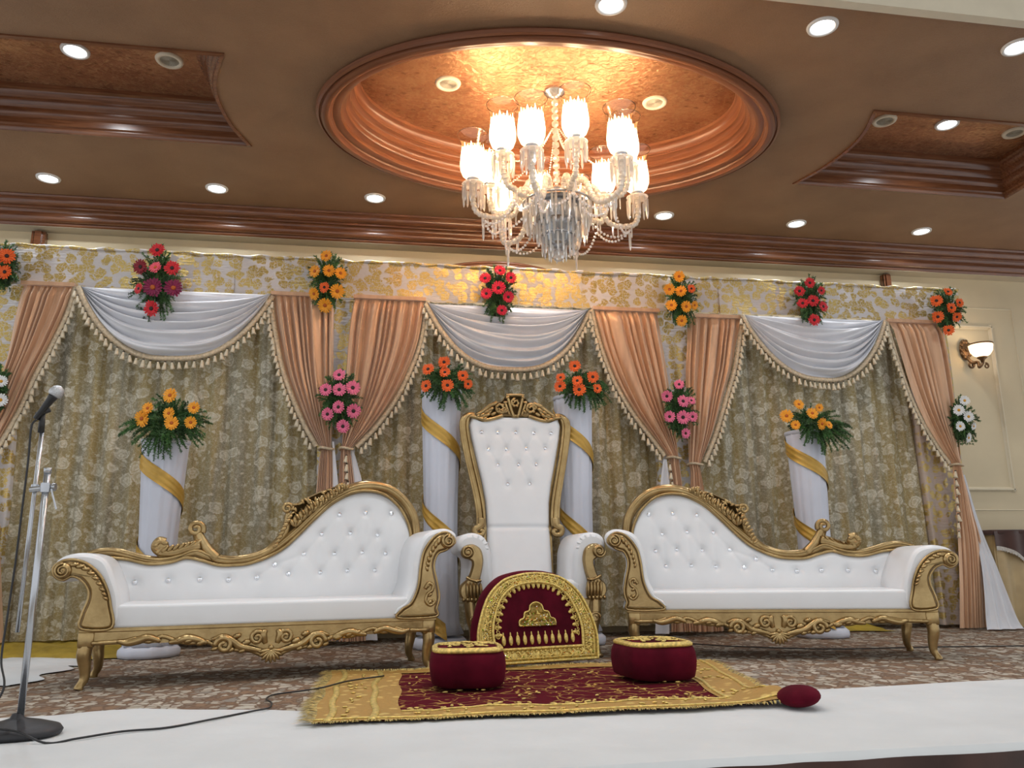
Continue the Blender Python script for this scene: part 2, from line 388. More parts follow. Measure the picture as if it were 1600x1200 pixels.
# back wall
b = MB(); b.box(((XL+XR)/2, YW+.06, 1.85), (XR-XL, .12, 3.7)); structure(b.build('wall_back', 'wall_cream', smooth=False), 'cream painted wall behind the draped backdrop', 'wall')
# ceiling with three openings
CX, CY = 1.175, 5.10
ell = [(CX+1.64*math.cos(2*PI*k/160), CY+1.10*math.sin(2*PI*k/160)) for k in range(160)]
def tray(sgn):
    arc = [(2.17, 4.545), (2.25, 4.77), (2.285, 4.95), (2.285, 5.15), (2.25, 5.40), (2.17, 5.655)]
    arc = [(p.x, p.y) for p in catmull([(a, c, 0) for a, c in arc], 5)]
    pts = [(4.14, 5.655), (4.14, 4.545)]
    loop = arc+pts                    # clockwise for sgn=+1 seen from above
    L = [(CX+sgn*a, c) for a, c in loop]
    ar = sum(L[i][0]*L[(i+1) % len(L)][1]-L[(i+1) % len(L)][0]*L[i][1] for i in range(len(L)))
    return L if ar > 0 else L[::-1]
trL, trR = tray(-1), tray(1)
outer = [(XL, YF), (XR, YF), (XR, YT+.02), (XL, YT+.02)]
loops = [outer, ell, trL, trR]; flat = [p for L in loops for p in L]
tri = tessellate_polygon([[Vector((x, y, 0)) for x, y in L] for L in loops])
b = MB(); b.add([(x, y, H) for x, y in flat], [tuple(t) for t in tri]); b.add([(x, y, H+.03) for x, y in flat], [tuple(t) for t in tri])
structure(b.build('ceiling', 'ceiling', smooth=False), 'brown textured plaster ceiling over the stage', 'ceiling')
b = MB(); b.box((CX, 5.1, H+DZ+.03), (9.6, 2.9, .06)); structure(b.build('ceiling_recess', 'wallpaper', smooth=False), 'coppery patterned paper lining the three ceiling recesses', 'ceiling')
ring = [(-.005, .0), (-.018, -.018), (-.012, -.040), (.004, -.046), (.010, -.034), (.018, -.034), (.022, -.052), (.045, -.062), (.070, -.056), (.082, -.038), (.092, -.034), (.096, -.022), (.125, -.026), (.15, -.018), (.155, .0), (.150, .016), (.165, .030), (.185, .036), (.19, .046), (.178, .054),
        (.178, .082), (.192, .10), (.212, .106), (.214, .116), (.200, .126), (.200, .156), (.214, .172), (.236, .178), (.238, .190), (.226, .200), (.230, .232), (.25, .252), (.27, .256), (.27, DZ+.01)]
structure(MB().sweep(ell, ring, z0=H).build('trim_1', 'wood_ring', sharp=40), 'oval carved wooden moulding ring around the chandelier recess', 'moulding')
tp = [(-.008, .002), (-.008, -.012), (.01, -.018), (.018, -.008), (.02, .02), (.035, .03), (.035, .075), (.05, .085), (.06, .10), (.06, .14), (.08, .16), (.085, .20), (.11, .215), (.12, .24), (.14, .25), (.14, DZ+.005)]
structure(MB().sweep(trL, tp, z0=H).build('trim_2', 'wood', sharp=40), 'stepped wooden moulding around the left ceiling recess', 'moulding')
structure(MB().sweep(trR, tp, z0=H).build('trim_3', 'wood', sharp=40), 'stepped wooden moulding around the right ceiling recess', 'moulding')
# rear cornice
cor = [(6.730+.158*t_-.82*b_, 3.653-.228*t_-.57*b_) for t_, b_ in ((0, 0), (.02, .010), (.06, .013), (.09, .010), (.10, .003), (.13, .008), (.17, .016), (.22, .021), (.27, .021), (.32, .016), (.36, .006), (.37, .0), (.39, .007), (.42, .010), (.45, .006),
       (.47, -.006), (.51, -.010), (.56, -.008), (.60, .0), (.62, .008), (.66, .017), (.71, .023), (.77, .024), (.82, .019), (.86, .010), (.875, -.002), (.90, .004), (.95, .006), (1, .0))]
b = MB(); n = len(cor); NX = 60
b.add([(XL+(XR-XL)*i/NX, y, z) for i in range(NX+1) for y, z in cor], [(i*n+k, (i+1)*n+k, (i+1)*n+k+1, i*n+k+1) for i in range(NX) for k in range(n-1)])
structure(b.build('trim_4', 'wood', sharp=40), 'long polished wooden cornice along the rear of the ceiling', 'cornice')
b = MB(); b.box(((XL+XR)/2, 6.96, 3.445), (XR-XL, .15, .04)); structure(b.build('trim_5', 'soffit', smooth=False), 'plain beige strip under the rear cornice', 'soffit')
# fascia up to the hall ceiling
b = MB(); b.box(((XL+XR)/2, YF-.03, 4.15), (XR-XL, .06, 1.06)); structure(b.build('wall_fascia', 'fascia', smooth=False), 'cream fascia above the front edge of the brown ceiling', 'fascia')
b = MB(); b.box(((XL+XR)/2, YF-.002, H+.004), (XR-XL, .03, .02)); structure(b.build('trim_6', 'wood', smooth=False), 'thin dark strip along the front ceiling edge', 'trim')
b = MB(); b.box((1.7, -.3, 4.7), (14, 7.8, .06)); structure(b.build('ceiling_hall', 'fascia', smooth=False), 'cream ceiling of the hall in front of the stage', 'ceiling')
# wooden posts and arch on the wall behind the valance
for px_, lab in ((58, 'left'), (1380, 'right')):
    p = atY(px_, 400, 6.99); w = .105 if lab == 'left' else .085
    b = MB(); b.box((p.x, 6.995, 1.70), (w, .05, 3.42)); b.box((p.x, 6.965, 1.70), (w*.5, .03, 3.42)); b.box((p.x-w*.42, 6.97, 1.70), (w*.16, .02, 3.42))
    structure(b.build('trim_7' if lab == 'left' else 'trim_8', 'wood', smooth=False), 'wooden post on the wall above the %s end of the valance' % lab, 'post')
a0, a1, a2 = atY(632, 417, 6.98), atY(748, 409, 6.98), atY(925, 430, 6.98)
arc = [Vector(((a0.x+a2.x)/2+1.9*math.sin(t), 6.985, a1.z-.035-1.9*(1-math.cos(t)))) for t in np.linspace(-.75, .75, 41)]
b = MB(); b.tube(arc, .045, 6, flat=.6); b.tube([p+Vector((0, -.02, .03)) for p in arc], .015, 6); b.tube([p+Vector((0, -.02, -.02)) for p in arc], .015, 6)
structure(b.build('trim_9', 'wood_ring'), 'wooden arch top showing above the middle of the valance', 'arch')
# wall panel mouldings, right
def frame_panel(name, pts, w, d, lab):
    b = MB(); P = pts
    for i in range(len(P)-1):
        a, c = Vector(P[i]), Vector(P[i+1]); t = unit(c-a)
        b.tube([a-t*w*.5, c+t*w*.5], [w*.5]*2, 4, flat=1); b.tube([a-t*w*.3+Vector((0, -d*.6, 0)), c+t*w*.3+Vector((0, -d*.6, 0))], [w*.22]*2, 6)
    return structure(b.build(name, 'frame_cream', sharp=40), lab, 'wall panel')
q = lambda x, y: atY(x, y, YW-.005)
i1, i2 = q(1547, 512), q(1583, 765)
xr, zt, zb = (i1.x+i2.x)/2, i1.z, i2.z
frame_panel('trim_10', [(4.7, YW, zt), (xr, YW, zt), (xr, YW, zb), (4.7, YW, zb)], .05, .03, 'cream moulded panel frame around the wall lamp')
o1 = q(1580, 484); xo = o1.x; zo = o1.z; zl = q(1560, 797).z; zl2 = q(1560, 836).z
frame_panel('trim_11', [(4.7, YW, zo), (xo, YW, zo), (xo, YW, zl), (4.7, YW, zl)], .014, .01, 'thin outer line of the cream wall panel')
frame_panel('trim_12', [(4.7, YW, zl2), (XR, YW, zl2)], .016, .01, 'thin dado line low on the cream wall')

# ================================================================== DOWNLIGHTS AND SPEAKERS
b = MB(); b.lathe([(.085, -.004), (.092, -.012), (.112, -.010), (.116, 0), (.116, .004), (.085, .004)], 28, caps=False); RIM = b.mesh('rim', 'rim_white')
b = MB(); b.lathe([(.0005, -.007), (.05, -.0065), (.088, -.004)], 28, caps=False); LENS = b.mesh('lens', 'lens_light')
def downlight(x, y, z, label, s=.78, group='round ceiling downlights'):
    t = thing('downlight', label, 'downlight', (x, y, z), group=group)
    obj('rim', RIM, t, scale=(s, s, 1)); obj('lens', LENS, t, scale=(s, s, 1))
    lamp('lamp', 'AREA', LAMP_W, (.90, .95, 1.0), t, (0, 0, -.016), .16*s, spread=math.radians(150))
    return t
ords = ['leftmost', 'second from the left', 'third from the left', 'behind the chandelier', 'third from the right', 'second from the right', 'rightmost']
for i in range(7): downlight(-2.66+1.288*i, 6.42, H, 'round lit downlight, %s in the row before the rear cornice' % ords[i])
for x, s_ in ((1.22, 'above the chandelier at the top edge'), (2.50, 'right of the chandelier near the cream fascia'), (3.79, 'farthest right, near the cream fascia')):
    downlight(x, 3.765, H, 'round lit downlight, front row, '+s_)
downlight(-2.035, 5.075, H+DZ, 'round lit downlight inside the left ceiling recess'); downlight(4.345, 5.065, H+DZ, 'round lit downlight inside the right ceiling recess')
downlight(-.07, 3.765, H, 'round lit downlight, front row, beyond the top left of the picture'); downlight(-1.36, 3.765, H, 'round lit downlight, front row, far left beyond the picture')
for i, (x, y) in enumerate(((-1.4, 1.6), (1.2, 1.6), (3.8, 1.6), (-1.4, -.8), (1.2, -.8), (3.8, -.8))):
    downlight(x, y, 4.67, 'round lit downlight in the hall ceiling, row %s, %s' % (('near the stage', 'behind the viewer')[i//3], ('left', 'middle', 'right')[i % 3]), 1.2, 'hall ceiling downlights')
b = MB(); b.lathe([(.072, -.004), (.078, -.014), (.105, -.012), (.112, 0), (.112, .004), (.07, .004)], 28, caps=False); SRIM = b.mesh('speaker_rim', 'speaker_white')
b = MB()
for r in np.linspace(.008, .07, 8): b.lathe([(r-.003, -.005), (r, -.008), (r+.003, -.005)], 20, caps=False)
b.lathe([(.0005, -.003), (.074, -.003)], 20, caps=False); SGR = b.mesh('speaker_grille', 'speaker_grille')
for px_, py_, lab in ((265, 94, 'inside the left ceiling recess'), (700, 130, 'left of the chandelier in the oval recess'), (1023, 160, 'right of the chandelier in the oval recess'),
                      (1382, 188, 'at the inner end of the right recess'), (1585, 207, 'at the outer end of the right recess')):
    p = atZ(px_, py_, H+DZ); t = thing('ceiling_speaker', 'round white ceiling speaker '+lab, 'speaker', p, group='round ceiling speakers'); obj('rim', SRIM, t, scale=(.82, .82, 1)); obj('grille', SGR, t, scale=(.82, .82, 1))

# ================================================================== BACKDROP
YB = 6.50
tb = MB(); tb.lathe([(.003, 0), (.009, -.005), (.007, -.012), (.011, -.019), (.014, -.040), (.0195, -.061), (.0005, -.059)], 8, caps=False); TASS = tb.mesh('tassel', 'tassel')
kb = MB(); kb.lathe([(.002, .006), (.0085, .003), (.0085, -.006), (.004, -.011)], 6); KNOT = kb.mesh('knot', 'knot')
def tassels(parent, base, curve, step=.052, y=0, start=.02):
    """curve: points on the lower edge of the braid (world)"""
    d = start; L = 0
    for i in range(len(curve)-1):
        a, c = curve[i], curve[i+1]; l = (c-a).length
        while d <= L+l:
            p = a+(c-a)*((d-L)/max(l, 1e-6)); s = random.uniform(.92, 1.12)
            o = obj('tassel', TASS, parent, p-base+Vector((0, y, -.006)), (random.uniform(-.1, .1), random.uniform(-.15, .15), 0), (s, s, s)); obj('knot', KNOT, o)
            d += step*random.uniform(.9, 1.1)
        L += l
def braid(curve, w, y=0, side=None, zig=.0):
    b = MB(); vs = []; n = len(curve)
    for i, p in enumerate(curve):
        t = unit(curve[min(i+1, n-1)]-curve[max(i-1, 0)]); nr = Vector((-t.z, 0, t.x)); nr = nr if nr.dot(side) > 0 else -nr
        vs += [p+Vector((0, y-.004, 0)), p+nr*w*.5+Vector((0, y-.012, 0)), p+nr*w+Vector((0, y-.006, 0)), p+nr*w*.5+Vector((0, y+.004, 0))]
    fs = [(i*4+k, i*4+(k+1) % 4, i*4+4+(k+1) % 4, i*4+4+k) for i in range(n-1) for k in range(4)]
    b.add(vs, fs); return b
# lace curtains, one per bay
def lace(x0, x1, lab, seed):
    rnd = random.Random(seed); N = int((x1-x0)*95); ph = 0; prof = []
    for i in range(N+1):
        prof.append(.5+.5*math.sin(ph)); ph += rnd.uniform(.30, .85)*.62
    base = Vector(((x0+x1)/2, 6.60, .08)); ha = [rnd.uniform(.5, 1) for _ in range(N+1)]
    ha = np.convolve(ha, np.ones(9)/9, mode='same')
    def fn(u, v):
        i = min(N, int(round(u*N))); z = .085+v*(2.80-.085); a = .075*ha[i]*(1-.35*v)
        return Vector((x0+u*(x1-x0)+.012*math.sin(z*1.7+i*.21)*(1-v), 6.63-a*prof[i]+.008*math.sin(i*.9+z*2), z))-base
    o = MB().grid(fn, N, 22).build('lace_curtain', 'lace', loc=base); return tag(o, lab, 'curtain', 'lace curtains of the backdrop')
lace(-2.80, -.28, 'olive gold lace curtain behind the left white swag', 3)
lace(-.24, 2.55, 'olive gold lace curtain behind the tall throne chair', 4)
lace(2.60, 4.92, 'olive gold lace curtain behind the right white swag', 5)
# brocade pillar cloths
def pillar(x0, x1, lab, mat, seed, yf=6.535):
    rnd = random.Random(seed); p1, p2 = rnd.uniform(0, 6), rnd.uniform(0, 6); base = Vector(((x0+x1)/2, yf, .03)); w = x1-x0
    def fn(u, v):
        t = u*4; z = .03+v*2.76
        if t < .5: x, y = x0, yf+.08*(1-t*2)
        elif t > 3.5: x, y = x1, yf+.08*(t-3.5)*2
        else: x, y = x0+w*(t-.5)/3, yf
        y += .010*math.sin(u*19+p1+math.sin(z*2+p2))*(.4+(1-v)); x += .012*math.sin(z*3+p2)
        return Vector((x, y, z))-base
    o = MB().grid(fn, 32, 30).build('pillar_cloth', mat, loc=base); return tag(o, lab, 'drape', 'brocade pillar cloths')
X_ = lambda px_, py_, Y=YB: atY(px_, py_, Y).x
pillar(X_(-60, 560), X_(34, 560), 'white and gold brocade pillar cloth at the far left end', 'brocade_gold', 1)
pillar(X_(506, 560)-.02, X_(560, 560), 'white and gold brocade pillar cloth behind the left pink flowers', 'brocade', 2)
pillar(X_(1022, 580), X_(1082, 580), 'white and gold brocade pillar cloth behind the right pink flowers', 'brocade', 3)
pillar(X_(1436, 640), X_(1497, 640), 'white and gold brocade pillar cloth at the far right end', 'brocade_rose', 4)
# valance
vx = [-3.15]+[X_(p, 430, 6.44) for p in (170, 364, 455, 606, 722, 905, 1120, 1300)]+[X_(1497, 480, 6.44)]
val = thing('valance', 'long white and gold brocade valance across the top of the backdrop', 'valance', (1.1, 6.44, 2.75))
for i in range(len(vx)-1):
    x0, x1 = vx[i], vx[i+1]+.015; dy = (.0, .012)[i % 2]; ph = i*1.7
    def fn(u, v, x0=x0, x1=x1, dy=dy, ph=ph):
        x = x0+(x1-x0)*u; return (x-1.1, -dy-.006*math.sin(x*9+ph+v*3)-.02*(1-v)*0, v*.325+.004*math.sin(x*6+ph))
    MB().grid(fn, 30, 8).build('cloth_panel', ('brocade', 'brocade_gold')[i in (1, 3, 4, 5)], val)
b = MB(); pth = [Vector((x-1.1, -.02+.01*math.sin(x*21), .320+.003*math.sin(x*6.3)+.003*math.sin(x*31))) for x in np.linspace(-3.15, vx[-1], 260)]
b.tube(pth, [.012+.004*math.sin(i*.9) for i in range(len(pth))], 6); b.build('gathered_edge', 'brocade_gold', val)
# white swags
def swag(A, B, low, lab, seed):
    A, B = atY(*A, 6.42), atY(*B, 6.42); zt = (A.z+B.z)/2; L = atY(*low, 6.40); sag = zt-L.z; w = B.x-A.x; cx = (A.x+B.x)/2
    base = Vector((cx, 6.42, zt)); rnd = random.Random(seed); k = rnd.uniform(-.04, .04)
    def curve(s, t):
        u = 2*s-1; pw = 2.0+.7*t; drop = sag*t*(1-abs(u)**pw)
        xx = cx+u*w/2*(1-.015*t); return xx, zt-drop-.0*t
    nf = 6
    def fn(s, v):
        t = v; x, z = curve(s, t); u = abs(2*s-1)
        env = (1-u**3)*.75+.25
        f = 2.2*abs(math.sin(PI*(nf*t**1.1+.38*math.sin((s-.5)*3+seed)+.22*math.sin(t*9+seed*2))))-1.2
        f += .5*abs(math.sin(PI*(nf*2.1*t+.6*math.sin((s-.4)*4.3+seed*1.3))))-.25
        y = 6.42-.02-.07*math.sin(PI*min(1, t*1.05)*.75)*env-.032*f*min(1, t*5)*(1-.5*u**4)
        z += .016*f*env*min(1, t*4)*(1-t)
        return Vector((x, y, z))-base
    sw = thing('white_swag', lab, 'swag', base, group='white satin swags')
    MB().grid(fn, 64, 90).build('swag_fabric', 'satin_white', sw)
    bot = [fn(s, 1)+base for s in np.linspace(0, 1, 61)]
    bb = braid(bot, .045, -.012, Vector((0, 0, -1))); bb.build('fringe_braid', 'braid', sw, off=base)
    n = len(bot); edge = []
    for i, p in enumerate(bot):
        t = unit(bot[min(i+1, n-1)]-bot[max(i-1, 0)]); nr = Vector((-t.z, 0, t.x)); nr = nr if nr.z < 0 else -nr; edge.append(p+nr*.045+Vector((0, -.018, 0)))
    tassels(sw, base, edge, .053)
swag((128, 450), (425, 462), (265, 558), 'white satin swag with tassel fringe hanging on the left', 1)
swag((666, 475), (918, 487), (798, 578), 'white satin swag with tassel fringe hanging above the throne', 2)
swag((1156, 494), (1376, 502), (1277, 592), 'white satin swag with tassel fringe hanging on the right', 3)
# peach curtains
def curtain(Lp, Rp, tailL, tailR, fr, lab, nf, seed, tail_t=0):
    """Lp/Rp: pixel edge points from the top to the tie; tailL/tailR below the tie; fr: which edge carries the fringe"""
    Y = 6.46
    Lw = [atY(x, y, Y) for x, y in Lp]; Rw = [atY(x, y, Y) for x, y in Rp]; Lt = [atY(x, y, Y) for x, y in tailL]; Rt = [atY(x, y, Y) for x, y in tailR]
    base = Vector(((Lt[-1].x+Rt[-1].x)/2, Y, max(.012, min(Lt[-1].z, Rt[-1].z))))
    zt = (Lw[0].z+Rw[0].z)/2; zk = (Lw[-1].z+Rw[-1].z)/2; zb = base.z
    def edge(P):
        c = catmull(P, 10); zs = [p.z for p in c][::-1]; xs = [p.x for p in c][::-1]; return zs, xs
    el, er = edge(Lw+Lt), edge(Rw+Rt); rnd = random.Random(seed); p1 = rnd.uniform(0, 6); p2 = rnd.uniform(0, 6); W0 = Rw[0].x-Lw[0].x
    LZ = lambda z: interp(z, *el); RZ = lambda z: interp(z, *er)
    def fn(s, v):
        z0 = zt-(zt-zb)*v; x0, x1 = LZ(z0), RZ(z0); w = abs(x1-x0)
        ss = s+.35/nf*math.sin(s*9+p1)+.2/nf*math.sin(s*17+p2)
        a = min(.060, .022+.042*w/W0)*(1 if z0 < zt-.1 else .35+.65*(zt-z0)/.1)
        fo = 2*abs(math.sin(PI*nf*ss+.35*math.sin(v*7+s*3+p1)))**.9-1; f2 = .35*math.sin(2*PI*nf*2.3*ss+p2+v*2)
        bulge = .05*math.sin(PI*s)*(1-w/W0 if w < W0 else 0)
        return Vector((x0+(x1-x0)*s, Y-.03-a*(.5+.5*fo)-a*.3*f2-bulge, z0+(.012*fo*(1-s) if 0 else 0)))-base
    t = thing('peach_curtain', lab, 'curtain', base, group='peach satin curtains tied back')
    MB().grid(fn, nf*13, 80).build('drape', 'satin_peach', t)
    # heading tape
    hd = [Vector((Lw[0].x-.01, Y-.05, zt)), Vector((Rw[0].x+.01, Y-.05, zt))]
    b = MB(); b.box((hd[0]+hd[1])/2-base, (hd[1].x-hd[0].x, .06, .03)); b.build('heading', 'satin_peach', t, sharp=40)
    # tieback
    kL, kR = LZ(zk), RZ(zk); c = Vector(((kL+kR)/2, Y-.055, zk))-base; rr = abs(kR-kL)/2+.014
    b = MB(); b.tube([c+Vector((rr*math.cos(a), .055*math.sin(a), .006*math.sin(2*a))) for a in np.linspace(0, 2*PI, 25)], .011, 6, caps=False); b.build('tieback', 'braid', t)
    # fringe
    sg = -1 if fr == 'L' else 1; crv = [Vector((LZ(z) if fr == 'L' else RZ(z), Y-.05, z)) for z in np.linspace(zt-.01, zk+.03, 50)]
    bb = braid(crv, .045, -.012, Vector((sg, 0, -.25))); bb.build('fringe_braid', 'braid', t, off=base)
    n = len(crv); ed = []
    for i, p in enumerate(crv):
        tg = unit(crv[min(i+1, n-1)]-crv[max(i-1, 0)]); nr = Vector((-tg.z, 0, tg.x)); nr = nr if nr.x*sg > 0 else -nr; ed.append(p+nr*.045+Vector((0, -.02, 0)))
    tassels(t, base, ed, .055)
    if tail_t:
        crv = [Vector((LZ(z)-.01 if fr == 'L' else LZ(z)+.6*(RZ(z)-LZ(z)), Y-.10, z)) for z in np.linspace(zk-.03, zk-tail_t, 20)]
        tassels(t, base, crv, .075)
    return t
curtain([(41, 448), (28, 496), (14, 558), (-4, 615), (-22, 670), (-38, 725)], [(120, 448), (105, 493), (82, 541), (57, 587), (31, 643), (2, 694), (-22, 728)],
        [(-40, 760), (-46, 880), (-52, 1003)], [(-14, 760), (4, 850), (10, 1003)], 'R', 'peach satin curtain swept to the far left edge behind the microphone', 7, 11)
curtain([(427, 462), (434, 513), (446, 575), (461, 619), (482, 667), (502, 703)], [(522, 466), (522, 507), (521, 575), (520, 643), (519, 675), (518, 703)],
        [(500, 713), (494, 770), (486, 880), (480, 1000)], [(520, 713), (521, 770), (524, 880), (526, 1000)], 'L', 'peach satin curtain left of the left pink flowers', 8, 12)
curtain([(555, 467), (547, 513), (542, 575), (538, 643), (536, 675), (534, 703)], [(663, 472), (653, 534), (636, 582), (612, 629), (581, 670), (549, 703)],
        [(532, 713), (529, 770), (530, 880), (530, 1000)], [(549, 713), (556, 770), (565, 880), (572, 1000)], 'R', 'peach satin curtain right of the left pink flowers', 9, 13, .28)
curtain([(925, 486), (939, 541), (959, 595), (986, 643), (1017, 684), (1041, 717)], [(1024, 488), (1031, 534), (1039, 582), (1048, 643), (1054, 690), (1057, 717)],
        [(1042, 726), (1046, 770), (1045, 880), (1045, 985)], [(1058, 726), (1064, 770), (1075, 880), (1085, 985)], 'L', 'peach satin curtain left of the right pink flowers', 8, 14, .3)
curtain([(1070, 497), (1070, 534), (1069, 592), (1072, 660), (1073, 700), (1074, 727)], [(1154, 498), (1147, 533), (1140, 577), (1127, 622), (1110, 680), (1091, 727)],
        [(1076, 737), (1076, 780), (1078, 880), (1080, 985)], [(1091, 737), (1100, 780), (1118, 880), (1128, 985)], 'R', 'peach satin curtain right of the right pink flowers', 7, 15)
curtain([(1382, 505), (1398, 558), (1417, 615), (1439, 663), (1464, 704), (1482, 728)], [(1461, 506), (1470, 543), (1478, 590), (1485, 641), (1491, 690), (1494, 728)],
        [(1482, 738), (1486, 800), (1490, 893), (1491, 982)], [(1496, 738), (1512, 800), (1526, 860), (1533, 982)], 'L', 'peach satin curtain at the far right end by the wall lamp', 7, 16, .62)
# white lining cloths hanging beside the ties
def lining(Lp, Rp, lab, Y0=6.40, Y1=6.05, nf=3):
    zs = [.02+2.0*0]; L = [atY(x, y, Y0+(Y1-Y0)*i/(len(Lp)-1)) for i, (x, y) in enumerate(Lp)]; R = [atY(x, y, Y0+(Y1-Y0)*i/(len(Rp)-1)) for i, (x, y) in enumerate(Rp)]
    L, R = catmull(L, 8), catmull(R, 8); n = min(len(L), len(R))-1; base = Vector(((L[-1].x+R[-1].x)/2, Y1, .012))
    def fn(s, v):
        i = int(round(v*n)); p = L[i].lerp(R[i], s); w = (R[i]-L[i]).length; a = min(.035, w*.14)
        q_ = p+Vector((0, -a*(.5+.5*math.sin(2*PI*nf*s+v*2))-.01, 0)); q_.z = max(q_.z, .012); return q_-base
    o = MB().grid(fn, 36, n).build('lining_cloth', 'satin_white', loc=base); return tag(o, lab, 'cloth', 'white cloths hanging by the curtain ties')
lining([(1497, 742), (1518, 817), (1530, 886), (1534, 960), (1537, 990)], [(1506, 742), (1528, 817), (1554, 886), (1583, 965), (1603, 990)], 'white satin cloth flaring to the floor at the far right', 6.52, 6.22)
lining([(519, 690), (520, 730), (520, 780), (519, 900), (518, 1000)], [(522, 690), (526, 730), (530, 780), (534, 900), (536, 1000)], 'narrow white cloth strip below the left pink flowers', 6.42, 6.42, 1)
lining([(548, 700), (551, 730), (555, 770), (562, 900), (568, 1000)], [(551, 700), (560, 730), (568, 770), (580, 900), (590, 1000)], 'white cloth strip hanging just left of the pedestal with orange flowers', 6.44, 6.44, 1)
lining([(1036, 718), (1032, 745), (1030, 780), (1026, 900), (1022, 990)], [(1041, 718), (1044, 745), (1046, 780), (1045, 900), (1044, 990)], 'white cloth strip hanging left of the right pink flowers tie', 6.42, 6.42, 1)
# crumpled cloth on the floor behind the left sofa
def heap(pts, mat, name, lab, hh, seed):
    c = [atZ(x, y, .012) for x, y in pts]; rnd = random.Random(seed); x0, x1 = min(p.x for p in c), max(p.x for p in c); y0, y1 = min(p.y for p in c), max(p.y for p in c)
    base = Vector(((x0+x1)/2, (y0+y1)/2, .006)); f = [(rnd.uniform(4, 13), rnd.uniform(4, 13), rnd.uniform(0, 6)) for _ in range(5)]
    def fn(u, v):
        x, y = x0+(x1-x0)*u, y0+(y1-y0)*v; e = min(1, 5*min(u, 1-u))*min(1, 4*min(v, 1-v)); k = sum(math.sin(a*x*2+b_*y*2+p) for a, b_, p in f)/5
        x += .05*math.sin(y*14+seed)*(1-e); y += .05*math.sin(x*11+seed)*(1-e)
        return Vector((x, y, .008+hh*e*(.45+.55*abs(k))+.02*hh*e))-base
    o = MB().grid(fn, 60, 30).build(name, mat, loc=base); return tag(o, lab, 'cloth')
heap([(-120, 1004), (190, 1028)], 'yellow_cloth', 'floor_cloth', 'shiny yellow cloth bunched on the floor under the lace at left', .10, 2)
heap([(-100, 1028), (112, 1040)], 'white_sheet', 'floor_cloth', 'crumpled white cloth on the carpet behind the microphone stand', .022, 4)
heap([(-80, 1042), (32, 1068)], 'white_sheet', 'floor_cloth', 'small white cloth corner on the carpet at the left edge', .012, 6)
heap([(1180, 976), (1400, 984)], 'yellow_cloth', 'floor_cloth', 'shiny yellow cloth bunched on the floor behind the right sofa', .09, 8)

# ================================================================== PEDESTALS
def pedestal(top, base_px, Yc, rt, rw, lab, seed, sash0, pitch=.64):
    bx = atY(*base_px, Yc).x; tpt = atY(*top, Yc); hgt = tpt.z; bx = bx*.2+tpt.x*.8
    t = thing('pedestal', lab, 'pedestal', (bx, Yc, .004), group='white cloth covered pedestals'); rnd = random.Random(seed); p1 = rnd.uniform(0, 6)
    R = lambda z: interp(z/hgt, [0, .02, .05, .09, .35, .55, 1], [rw*1.5, rw*1.55, rw*1.4, rw*1.12, rw, rw*1.02, rt])
    zs = list(np.linspace(.05, 1, 26)*hgt)
    b = MB(); b.lathe([(R(z), z) for z in zs], 60, ripple=lambda a, z: .022*math.sin(a*13+p1+.6*math.sin(z*3))+.014*math.sin(a*23+p1*2)); b.build('draped_column', 'cloth_pedestal', t)
    b = MB(); b.lathe([(rt*1.0, hgt-.03), (rt*1.06, hgt-.02), (rt*1.06, hgt), (rt*.9, hgt+.006)], 40); b.build('top_rim', 'cloth_pedestal', t, sharp=50)
    b = MB(); b.lathe([(rw*1.55, 0), (rw*1.6, .02), (rw*1.58, .05), (rw*1.35, .075)], 40, ripple=lambda a, z: .02*math.sin(a*9+p1)); b.build('base', 'cloth_pedestal', t)
    N = 120; z0 = atY(*sash0, Yc).z; zhi = min(hgt-.03, z0+.12); zlo = .12; wid = .115
    def fn(u, v):
        z = zhi+(zlo-zhi)*u; a = PI+2*PI*(z0-z)/pitch; zz = z+(v-.5)*wid; r = R(zz)+.010+.004*math.sin(v*16+u*9)
        return (r*math.cos(a), r*math.sin(a), zz)
    b = MB(); b.grid(fn, N, 8); b.build('sash', 'sash_gold', t); return t
pedestal((261, 690), (228, 1012), 6.12, .160, .125, 'white draped pedestal with gold sash behind the left sofa', 1, (225, 712))
pedestal((690, 612), (688, 995), 6.12, .150, .125, 'white draped pedestal with gold sash left of the throne', 2, (660, 650), .70)
pedestal((896, 622), (900, 985), 6.12, .150, .125, 'white draped pedestal with gold sash right of the throne', 3, (864, 655), .72)
pedestal((1253, 676), (1300, 985), 6.12, .152, .125, 'white draped pedestal with gold sash behind the right sofa', 4, (1218, 705), .60)

# ================================================================== FLOWERS
def petal_mesh(nm, mat):
    b = MB(); rnd = random.Random(nm)
    for ring_, (n, r0, r1, w, z0, z1) in enumerate(((17, .18, 1.0, .155, -.02, .10), (14, .15, .78, .13, .06, .20))):
        for k in range(n):
            a = 2*PI*(k+.5*ring_+rnd.uniform(-.15, .15))/n; rr = r1*rnd.uniform(.9, 1.06); c, s = math.cos(a), math.sin(a); zt = z1+rnd.uniform(-.06, .08)
            L = [(r0, -.03, z0), (r0, .03, z0), (rr*.6, -w*.9, (z0+zt)/2+.05), (rr*.6, w*.9, (z0+zt)/2+.05), (rr*.6, 0, (z0+zt)/2), (rr*.9, -w*.7, zt), (rr*.9, w*.7, zt), (rr, 0, zt-.02)]
            b.add([(x*c-y*s, x*s+y*c, z) for x, y, z in L], [(0, 4, 2), (0, 1, 4), (1, 3, 4), (2, 4, 7, 5), (4, 3, 6, 7)])
    return b.mesh('petals_'+nm, mat, False)
PET = {k: petal_mesh(k, 'petal_'+k) for k in ('orange', 'yellow', 'red', 'darkred', 'magenta', 'salmon', 'crimson', 'pink', 'white_petal')}
EYE = {}
